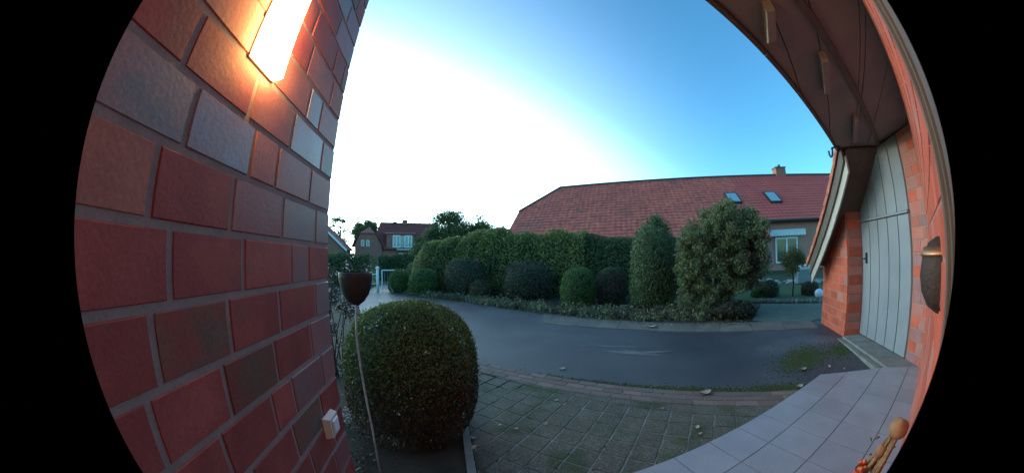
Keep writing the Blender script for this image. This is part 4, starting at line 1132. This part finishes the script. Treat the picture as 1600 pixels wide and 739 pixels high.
for k in range(260):
    x, y = rr.uniform(-.4, 2.4), rr.uniform(1.2, 3.4)
    if not ((STRIP_N.x * x + STRIP_N.y * y) < SC0 - .02 and LAND_N.dot(Vector((x, y, 0))) > LAND_C + .03 and KERB_N.dot(Vector((x, y, 0))) > KERB_C + .08): continue
    q = rr.uniform(.003, .010); a = rr.uniform(0, 6)
    scat.add([(x + q * math.cos(a), y + q * math.sin(a), gz(x) + .008), (x + q * .6 * math.cos(a + 2), y + q * .6 * math.sin(a + 2), gz(x) + .005), (x + q * math.cos(a + 3.4), y + q * math.sin(a + 3.4), gz(x) + .009), (x + q * .5 * math.cos(a + 5), y + q * .5 * math.sin(a + 5), gz(x) + .006)], [(0, 1, 2, 3)])
tag(scat.build('leaf_litter', LEAFDRY), 'tiny crumbs of leaf litter scattered over the mossy pavers', 'litter', None, 'stuff')

# ------------------------------------------------------------------ neighbour's garden on the right
sheet('garden_path', [(4.19, 4.17), (4.72, 4.58), (5.33, 5.05), (5.62, 5.32), (6.85, 4.0), (5.6, 3.2), (4.9, 3.36), (4.3, 3.95)], PATHM, 0.0)
sheet('lawn', [(5.7, 5.45), (6.95, 4.1), (13.5, 3.6), (10.4, 8.0), (7.2, 11.0), (5.5, 9.0)], LAWN, -0.003)
eg = thing('stone_edging', (6.3, 5.0, -0.02), 'row of rough stones edging the lawn behind the garden path', 'edging')
for i in range(17):
    t = i / 16; x = 5.66 + t * 1.22 + rr.uniform(-.02, .02); y = 5.56 - t * 1.42 + rr.uniform(-.02, .02)
    m = MB(); m.blob((x, y, 0.01), rr.uniform(.045, .06), rr.uniform(.045, .06), rr.uniform(.04, .065), .18, 9, 6, i); m.build('stone', ROCKP, eg)
wr = thing('white_rock_row', (8.8, 7.8, -0.02), 'broken row of pale rocks across the back of the lawn', 'rocks')
for i in range(19):
    t = i / 18
    if i in (4, 11): continue
    x = 7.0 + t * 3.6 + rr.uniform(-.05, .05); y = 9.6 - t * 3.3 + rr.uniform(-.05, .05)
    m = MB(); m.blob((x, y, 0.03), rr.uniform(.15, .26), rr.uniform(.13, .2), rr.uniform(.08, .17), .5, 8, 5, i + 40); m.build('rock', ROCKW, wr)
bush('clipped_bush', 6.62, 5.95, 0.27, 0.42, 'small dark round bush on the lawn left of the standard tree', 'bush', 0.03, L_BOXD, 4000, 'small round bushes on the lawn')
bush('clipped_bush', 7.55, 5.22, 0.25, 0.33, 'small dark round bush on the lawn beside the white ball', 'bush', 0.03, L_BOXD, 3500, 'small round bushes on the lawn')
bush('clipped_bush', 6.30, 6.15, 0.15, 0.20, 'smallest dark bush on the lawn, at the left of the trio', 'bush', 0.03, L_BOXG, 1500, 'small round bushes on the lawn')
sb = MB(); sb.blob((7.08, 4.60, 0.115), 0.115, 0.115, 0.115, 0.0, 24, 16)
tag(sb.build('garden_ball', BALL, None, (7.08, 4.6, 0.0), smooth=True), 'pale bluish white garden ball on the lawn edge by the garage', 'ball')
tree('standard_tree', 7.05, 5.45, -0.02, 1.30, 0.50, 'small lollipop standard tree with yellow green head before the window', L_YEL, 6000, 0.035, 0.42, 22, None, 'tree', 0.022, 0.75, 0.42, 4, 9)
gb = thing('garden_box', (9.75, 7.0, -0.02), 'grey garden storage box standing beyond the lawn', 'box')
m = MB(); m.cbox((9.75, 7.0, 0.24), .62, .42, .44, R(-33)); m.build('body', GREYBOX, gb)
m = MB(); m.cbox((9.75, 7.0, 0.485), .66, .46, .05, R(-33)); m.build('lid', METALW, gb)
m = MB()
for i in range(3): m.lathe([(.001, 0), (.05, 0), (.06, .1), (.001, .12)], (9.6 + i * .16, 7.08 - i * .12, .51), 10)
m.build('flower_pots', WHITE, gb)

# ------------------------------------------------------------------ long red-roofed house
HUu = Vector((0.927, -0.377, 0)); HNn = Vector((0.377, 0.927, 0))
def bp(u, p, z): v = HUu * u + HNn * p; return Vector((v.x, v.y, z))
SLP = 0.78
def rperp(z): return 16.6 + (z - 2.75) / SLP
bh = thing('long_house', bp(3, 18, -0.1), 'long low brick house with big red tiled roof behind the hedge', 'house')
ZRG = 6.33; PR = rperp(ZRG)
m = MB(); m.box(bp(-6.9, 17.0, -0.3), HUu * 23, HNn * 8.2, (0, 0, 3.1))
m.extr([bp(-6.9, 17.0, 2.8), bp(-6.9, 25.2, 2.8), bp(-6.9, PR + 2.0, 4.6), bp(-6.9, PR - 2.0, 4.6)], HUu * 0.2)
m.build('wall', FARWALL, bh)
def roof_rows(u0f, u1f, zlo, zhi, matl, name):
    rows_ = int(round(((zhi - zlo) / SLP * math.hypot(1, SLP)) / 0.33)); mb = MB(); dz = (zhi - zlo) / rows_
    for r_ in range(rows_):
        za, zb_ = zlo + r_ * dz, zlo + (r_ + 1) * dz
        ua, ub = u0f((za + zb_) / 2), u1f((za + zb_) / 2)
        n = max(2, int((ub - ua) / 0.075)); base_n = Vector((-HNn.x * SLP, -HNn.y * SLP, 1)).normalized()
        lo, hi_, fr = [], [], []
        jit = random.uniform(-.006, .006)
        for i in range(n + 1):
            u_ = ua + (ub - ua) * i / n; wv = 0.011 * math.sin(2 * math.pi * u_ / 0.30)
            lo.append(bp(u_, rperp(za), za) + base_n * (0.040 + wv + jit)); hi_.append(bp(u_, rperp(zb_), zb_) + base_n * (0.012 + wv * .6)); fr.append(bp(u_, rperp(za), za) + base_n * -0.01)
        mb.add(lo + hi_ + fr, [(i, i + 1, n + 2 + i, n + 1 + i) for i in range(n)] + [(2 * n + 2 + i, 2 * n + 3 + i, i + 1, i) for i in range(n)])
    o = mb.build(name, matl, bh); o['kind'] = 'stuff'; return o
umin = lambda z: -7.21 if z < 4.34 else -7.21 + (z - 4.34) / (ZRG - 4.34) * 2.28
roof_rows(umin, lambda z: 7.62, 1.75, ZRG, RTILE_A, 'roof_tiles')
roof_rows(lambda z: 7.62, lambda z: 18.5, 2.75, ZRG, RTILE_B, 'roof_tiles')
m = MB()   # rear slope, hip face
m.add([bp(-4.93, PR, ZRG), bp(18.5, PR, ZRG), bp(18.5, PR + 5, ZRG - 3.9), bp(-7.21, PR + 5, ZRG - 3.9), bp(-7.21, PR + 2.55, 4.34)], [(0, 1, 2, 3, 4)])
m.add([bp(-4.93, PR, ZRG), bp(-7.21, rperp(4.34), 4.34), bp(-7.21, PR + 2.55, 4.34)], [(0, 2, 1)])
m.build('rear_roof', RTILE_A, bh)
m = MB(); m.tube([bp(-4.93, PR, ZRG + .03), bp(18.5, PR, ZRG + .03)], 0.10, 8); m.tube([bp(-4.93, PR, ZRG + .03), bp(-7.25, rperp(4.34), 4.37)], 0.08, 8)
m.build('ridge', RIDGE, bh)
m = MB(); m.box(bp(-7.28, 15.4, 1.72), Vector((0, 0, 0.01)) * 0 + HUu * 0.06, HNn * 0.02, (0, 0, 0.2))
m.extr([bp(-7.27, rperp(1.75) - .05, 1.70), bp(-7.27, rperp(4.34), 4.36), bp(-7.27, rperp(4.34), 4.16), bp(-7.27, rperp(1.75) - .05, 1.5)], HUu * .05); m.build('verge_board', BROWNW, bh)
m = MB(); m.tube([bp(7.6, 16.5, 2.70), bp(18.5, 16.5, 2.70)], 0.085, 8); m.build('gutter', ZINC, bh)
m = MB(); m.box(bp(7.55, 15.35, 1.7), HUu * .07, HNn * 1.6, (0, 0, .01)); m.extr([bp(7.64, rperp(1.75), 1.72), bp(7.64, 16.9, 1.72), bp(7.64, 16.9, 2.98)], HUu * .05); m.build('roof_cheek', RTILE_A, bh)
def skylight(u0, u1, z0, z1):
    f = MB(); bn = Vector((-HNn.x * SLP, -HNn.y * SLP, 1)).normalized() * 0.06
    A, B, C_, D_ = bp(u0, rperp(z0), z0), bp(u1, rperp(z0), z0), bp(u1, rperp(z1), z1), bp(u0, rperp(z1), z1)
    f.extr([A, B, C_, D_], bn * 2.2); fo = f.build('skylight', ZINC, bh)
    g = MB(); k = 0.09
    cen = (A + B + C_ + D_) / 4
    g.extr([cen + (q - cen) * (1 - k * 2) + bn * 2.2 for q in (A, B, C_, D_)], bn * 0.15); g.build('pane', SKYGLASS, fo)
skylight(6.35, 7.20, 3.93, 4.72); skylight(9.15, 10.0, 3.86, 4.70)
m = MB(); m.cbox(bp(11.9, 21.3, 6.5), .85, .6, .75, R(-22)); ch = m.build('chimney', FARWALL2, bh)
m = MB(); m.cbox(bp(11.9, 21.3, 6.9), .95, .7, .06, R(-22)); m.tube([bp(11.95, 21.3, 6.9), bp(11.95, 21.3, 7.15)], .11, 8); m.build('chimney_cap', ZINC, ch)
# patio window
def winframe(parent, pfun, u0, u1, z0, z1, nm, pane, name='window', th=0.08, d=0.06, muntin=1):
    f = MB(); a, b = pfun(u0, 0, z0), pfun(u1, 0, z0); ux = (b - a).normalized(); inn = (pfun(u0, 1, z0) - a).normalized(); Hh = z1 - z0; Wd = (b - a).length
    f.box(a - inn * d, ux * th, inn * d * 1.0, (0, 0, Hh)); f.box(b - ux * th - inn * d, ux * th, inn * d, (0, 0, Hh))
    f.box(a + ux * th - inn * d, ux * (Wd - 2 * th), inn * d, (0, 0, th)); f.box(a + ux * th - inn * d + Vector((0, 0, Hh - th)), ux * (Wd - 2 * th), inn * d, (0, 0, th))
    for k in range(muntin):
        c = Wd * (k + 1) / (muntin + 1); f.box(a + ux * (c - th * .6) - inn * d + Vector((0, 0, th)), ux * th * 1.2, inn * d, (0, 0, Hh - 2 * th))
    fo = f.build(name, nm, parent)
    for k in range(muntin + 1):
        c0_ = Wd * k / (muntin + 1); c1_ = Wd * (k + 1) / (muntin + 1)
        g = MB(); g.box(a + ux * (c0_ + th * .5) - inn * d * .4 + Vector((0, 0, th * .5)), ux * (c1_ - c0_ - th), inn * .01, (0, 0, Hh - th)); g.build('pane', pane, fo)
    return fo
winframe(bh, lambda u, d, z: bp(u, 16.99 + d, z), 8.68, 10.25, 0.36, 1.80, WHITE, GLASS, th=.10)
aw = MB(); aw.box(bp(8.15, 16.75, 2.08), HUu * 2.6, HNn * .24, (0, 0, .14)); awo = aw.build('awning_case', OFFWHITE, bh)
vb = MB(); n = 52
tp_ = [bp(8.15 + 2.6 * i / n, 16.72, 2.08) for i in range(n + 1)]; bt = [bp(8.15 + 2.6 * i / n, 16.70, 1.90 - .05 * abs(math.sin(math.pi * i / 4))) for i in range(n + 1)]
vb.add(tp_ + bt, [(i, i + 1, n + 2 + i, n + 1 + i) for i in range(n)]); vb.add([v + HNn * .012 for v in tp_ + bt], [(n + 1 + i, n + 2 + i, i + 1, i) for i in range(n)]); vb.build('awning_valance', OFFWHITE, bh)
winframe(bh, lambda u, d, z: bp(u, 16.99 + d, z), 4.9, 5.9, 0.3, 1.7, WHITE, GLASS, th=.10)

# ------------------------------------------------------------------ far left house
ca, sa = math.cos(R(-22.5)), math.sin(R(-22.5))
FU = Vector((ca, -sa, 0)); FNn = Vector((sa, ca, 0))
def fp(x, p, z): v = FU * x + FNn * p; return Vector((v.x, v.y, z))
fh = thing('far_house', fp(0.5, 48, -0.1), 'dark red roofed house with white framed balcony window beyond the gate', 'house')
m = MB(); m.box(fp(-3.6, 46.2, -0.3), FU * 10, FNn * 8, (0, 0, 2.9))
# left wing, gable towards the road
m.extr([fp(-6.7, 45.4, -0.3), fp(-2.6, 45.4, -0.3), fp(-2.6, 45.4, 3.2), fp(-3.6, 45.4, 4.85), fp(-5.9, 45.4, 4.85), fp(-6.7, 45.4, 3.2)], FNn * 5)
m.build('wall', FARWALL2, fh)
def far_slope(mb, A, B, C_, D_, rows_):   # A,B bottom; C,D top (D above A)
    A, B, C_, D_ = map(Vector, (A, B, C_, D_)); nn = (B - A).cross(D_ - A).normalized()
    for r_ in range(rows_):
        t0_, t1_ = r_ / rows_, (r_ + 1) / rows_
        a, b, c, d = A.lerp(D_, t0_) + nn * .07, B.lerp(C_, t0_) + nn * .07, B.lerp(C_, t1_) + nn * .01, A.lerp(D_, t1_) + nn * .01
        mb.add([a, b, c, d, a - nn * .07, b - nn * .07], [(0, 1, 2, 3), (4, 5, 1, 0)])
m = MB()
far_slope(m, fp(-4.2, 45.7, 2.55), fp(6.6, 45.7, 2.55), fp(6.6, 50.0, 6.95), fp(-3.2, 50.0, 7.05), 15)
m.add([fp(-3.2, 50, 7.0), fp(6.6, 50, 6.9), fp(6.6, 54.5, 2.5), fp(-4.2, 54.5, 2.5)], [(0, 1, 2, 3)])
m.add([fp(-4.2, 45.7, 2.55), fp(-3.2, 50, 7.05), fp(-4.2, 54.5, 2.5)], [(0, 1, 2)])
far_slope(m, fp(-7.2, 45.1, 2.9), fp(-5.95, 45.1, 4.95), fp(-5.0, 50.5, 5.6), fp(-7.2, 50.5, 2.9), 4)
far_slope(m, fp(-5.95, 45.1, 4.9), fp(-3.6, 45.1, 4.9), fp(-4.7, 48.2, 6.0), fp(-4.9, 48.2, 6.0), 4)
far_slope(m, fp(-3.55, 45.1, 4.95), fp(-2.3, 45.1, 2.9), fp(-2.3, 50.5, 2.9), fp(-4.6, 50.5, 5.6), 4)
o = m.build('roof_tiles', RTILE_D, fh); o['kind'] = 'stuff'
m = MB(); m.tube([fp(-3.2, 50, 7.05), fp(6.6, 50, 6.98)], .11, 6); m.build('ridge', RIDGE, fh)
m = MB(); m.cbox(fp(0.95, 49.8, 7.15), .9, .6, .8, R(22)); m.build('chimney', FARWALL2, fh)
m = MB(); m.cbox(fp(-0.7, 49.8, 7.1), .6, .5, .25, R(22)); m.build('roof_vent', ZINC, fh)
# dormer with balcony window
m = MB(); m.extr([fp(-1.9, 45.9, 2.62), fp(2.35, 45.9, 2.62), fp(2.35, 45.9, 4.9), fp(-1.9, 45.9, 4.9)], FNn * 1.6)
dm = m.build('dormer', FARWALL2, fh)
m = MB(); m.extr([fp(-2.2, 45.7, 4.85), fp(2.6, 45.7, 4.85), fp(2.6, 48.3, 5.25), fp(-2.2, 48.3, 5.25)], (0, 0, .12)); m.build('dormer_roof', RTILE_D, fh)
ff = lambda u, d, z: fp(u, 45.86 + d, z)
winframe(fh, ff, -0.95, 0.25, 2.85, 4.7, WHITE, BLUEGL, th=.16)
winframe(fh, ff, 0.85, 2.05, 2.85, 4.7, WHITE, BLUEGL, th=.16)
m = MB(); m.box(fp(0.25, 45.80, 2.9), FU * .6, FNn * .05, (0, 0, 1.7)); m.build('glazed_infill', BLUEGL, fh)
bl = MB(); bl.box(fp(-0.3, 45.1, 2.45), FU * 2.7, FNn * .75, (0, 0, .16)); blo = bl.build('balcony', METALW, fh)
m = MB()
for k in range(13): m.box(fp(-.3 + .22 * k, 45.1, 2.6), FU * .04, FNn * .04, (0, 0, .8))
m.box(fp(-.3, 45.1, 3.4), FU * 2.7, FNn * .05, (0, 0, .05)); m.build('balcony_rail', METALW, blo)
ff2 = lambda u, d, z: fp(u, 46.15 + d, z)
winframe(fh, ff2, 0.0, 0.8, 1.15, 2.0, WHITE, GLASS, th=.08); winframe(fh, ff2, 1.1, 1.9, 1.15, 2.0, WHITE, GLASS, th=.08)
ff3 = lambda u, d, z: fp(u, 45.36 + d, z)
winframe(fh, ff3, -5.75, -5.25, 3.0, 3.9, WHITE, GLASS, th=.10, muntin=0); winframe(fh, ff3, -4.95, -4.45, 3.0, 3.9, WHITE, GLASS, th=.10, muntin=0)
# house at the very left, mostly behind the wall
lh = thing('far_house', fp(-12, 41, -0.1), 'dark roofed house with white verge peeping out beside the brick wall', 'house')
m = MB(); m.extr([fp(-17, 40, -.3), fp(-7.4, 40, -.3), fp(-7.4, 40, 2.3), fp(-11.6, 40, 6.2), fp(-17, 40, 6.2)], FNn * 6); m.build('wall', FARWALL2, lh)
m = MB(); far_slope(m, fp(-6.9, 39.6, 2.25), fp(-6.9, 46.5, 2.25), fp(-11.6, 46.5, 6.5), fp(-11.6, 39.6, 6.5), 12); o = m.build('roof_tiles', RTILE_D, lh); o['kind'] = 'stuff'
m = MB(); m.extr([fp(-6.9, 39.5, 2.35), fp(-11.6, 39.5, 6.6), fp(-11.6, 39.5, 6.3), fp(-6.9, 39.5, 2.05)], FNn * .08); m.build('verge_board', WHITE, lh)

# trees and hedges on the left and beyond
tree('leafy_tree', -26.9, 40.5, -.1, 8.5, 2.3, 'thin pale tree against the bright sky next to the wall end', L_TREEP, 3200, 0.20, .30, 36, None, 'tree', .16, 1.0, .26, 10, 31)
tree('leafy_tree', -28.6, 52.0, -.1, 9.9, 3.3, 'dense round tree rising left of the far dark roof', L_TREE, 16000, 0.26, .25, 46, None, 'tree', .25, .9, .36, 8, 32)
tree('leafy_tree', -4.75, 21.2, -.1, 4.95, 1.9, 'tallest bushy dark tree behind the light hedge', L_TREE, 26000, 0.11, .12, 60, None, 'tree', .15, .95, .42, 6, 33)
tree('leafy_tree', -6.2, 20.3, -.1, 3.4, 1.2, 'lower dark tree left of the tallest one behind the hedge', L_TREE, 14000, 0.11, .1, 36, None, 'tree', .12, .95, .46, 5, 36)
tree('leafy_tree', -2.75, 22.4, -.1, 4.5, 1.6, 'second bushy tree behind the hedge, a little lower', L_TREE, 18000, 0.11, .12, 44, None, 'tree', .15, .95, .42, 6, 34)
tree('leafy_tree', -1.15, 24.0, -.1, 4.3, 1.3, 'pale wispy tree at the left end of the long roof', L_TREEP, 5000, 0.12, .15, 30, None, 'tree', .12, .9, .36, 6, 35)
hedge('far_hedge', [(-11.5, 12.6, 1.35), (-9.0, 14.0, 1.5), (-7.9, 14.7, 1.45)], 1.6, 'dark rounded hedge behind the iron cup at far left', L_HEDGED, 9000, 0.10, lump=.15)
hedge('far_hedge', [(-8.6, 17.4, 1.45), (-6.9, 18.2, 1.5), (-5.6, 18.8, 1.25)], 1.5, 'dark hedge behind the gate below the far house', L_HEDGED, 9000, 0.10, lump=.15)
bush('round_shrub', -5.05, 15.2, 0.8, 1.15, 'bluish green shrub behind the gate next to the light hedge', 'shrub', 0.08, L_TREE, 4000)

# white gate
gt = thing('garden_gate', (-5.3, 11.6, -0.12), 'white metal garden gate with round topped post across the lane', 'gate')
ga = Vector((-5.66, 11.3, 0)); gb_ = Vector((-4.7, 12.0, 0)); 
m = MB(); m.tube([ga + Vector((0, 0, -.15)), ga + Vector((0, 0, .80))], .055, 10); m.blob(ga + Vector((0, 0, .84)), .085, .085, .07, 0, 12, 8); m.build('post', WHITE, gt, smooth=True)
g2 = ga + Vector((.16, .10, 0)); g3 = ga + (gb_ - ga) * .95
m = MB(); m.tube([g2 + Vector((0, 0, -.05)), g2 + Vector((0, 0, .76))], .025, 8); m.tube([g3 + Vector((0, 0, -.05)), g3 + Vector((0, 0, .76))], .025, 8)
m.tube([g2 + Vector((0, 0, .75)), g3 + Vector((0, 0, .75))], .025, 8); m.tube([g2 + Vector((0, 0, 0)), g3 + Vector((0, 0, 0))], .018, 8); m.build('gate_frame', WHITE, gt)
for k in range(1, 8):
    q = g2.lerp(g3, k / 8); m = MB(); m.tube([q, q + Vector((0, 0, .74))], .006, 5); m.build('bar', METALW, gt)
fl_ = Vector((-6.4, 10.6, 0))
m = MB(); m.tube([fl_ + Vector((0, 0, -.1)), fl_ + Vector((0, 0, .62))], .03, 8); m.tube([fl_ + Vector((0, 0, .6)), ga + Vector((0, 0, .6))], .02, 6); m.tube([fl_ + Vector((0, 0, .2)), ga + Vector((0, 0, .2))], .015, 6)
m.build('side_rail', WHITE, gt)

# drop helper data
for o in bpy.data.objects:
    if '_b' in o: del o['_b']
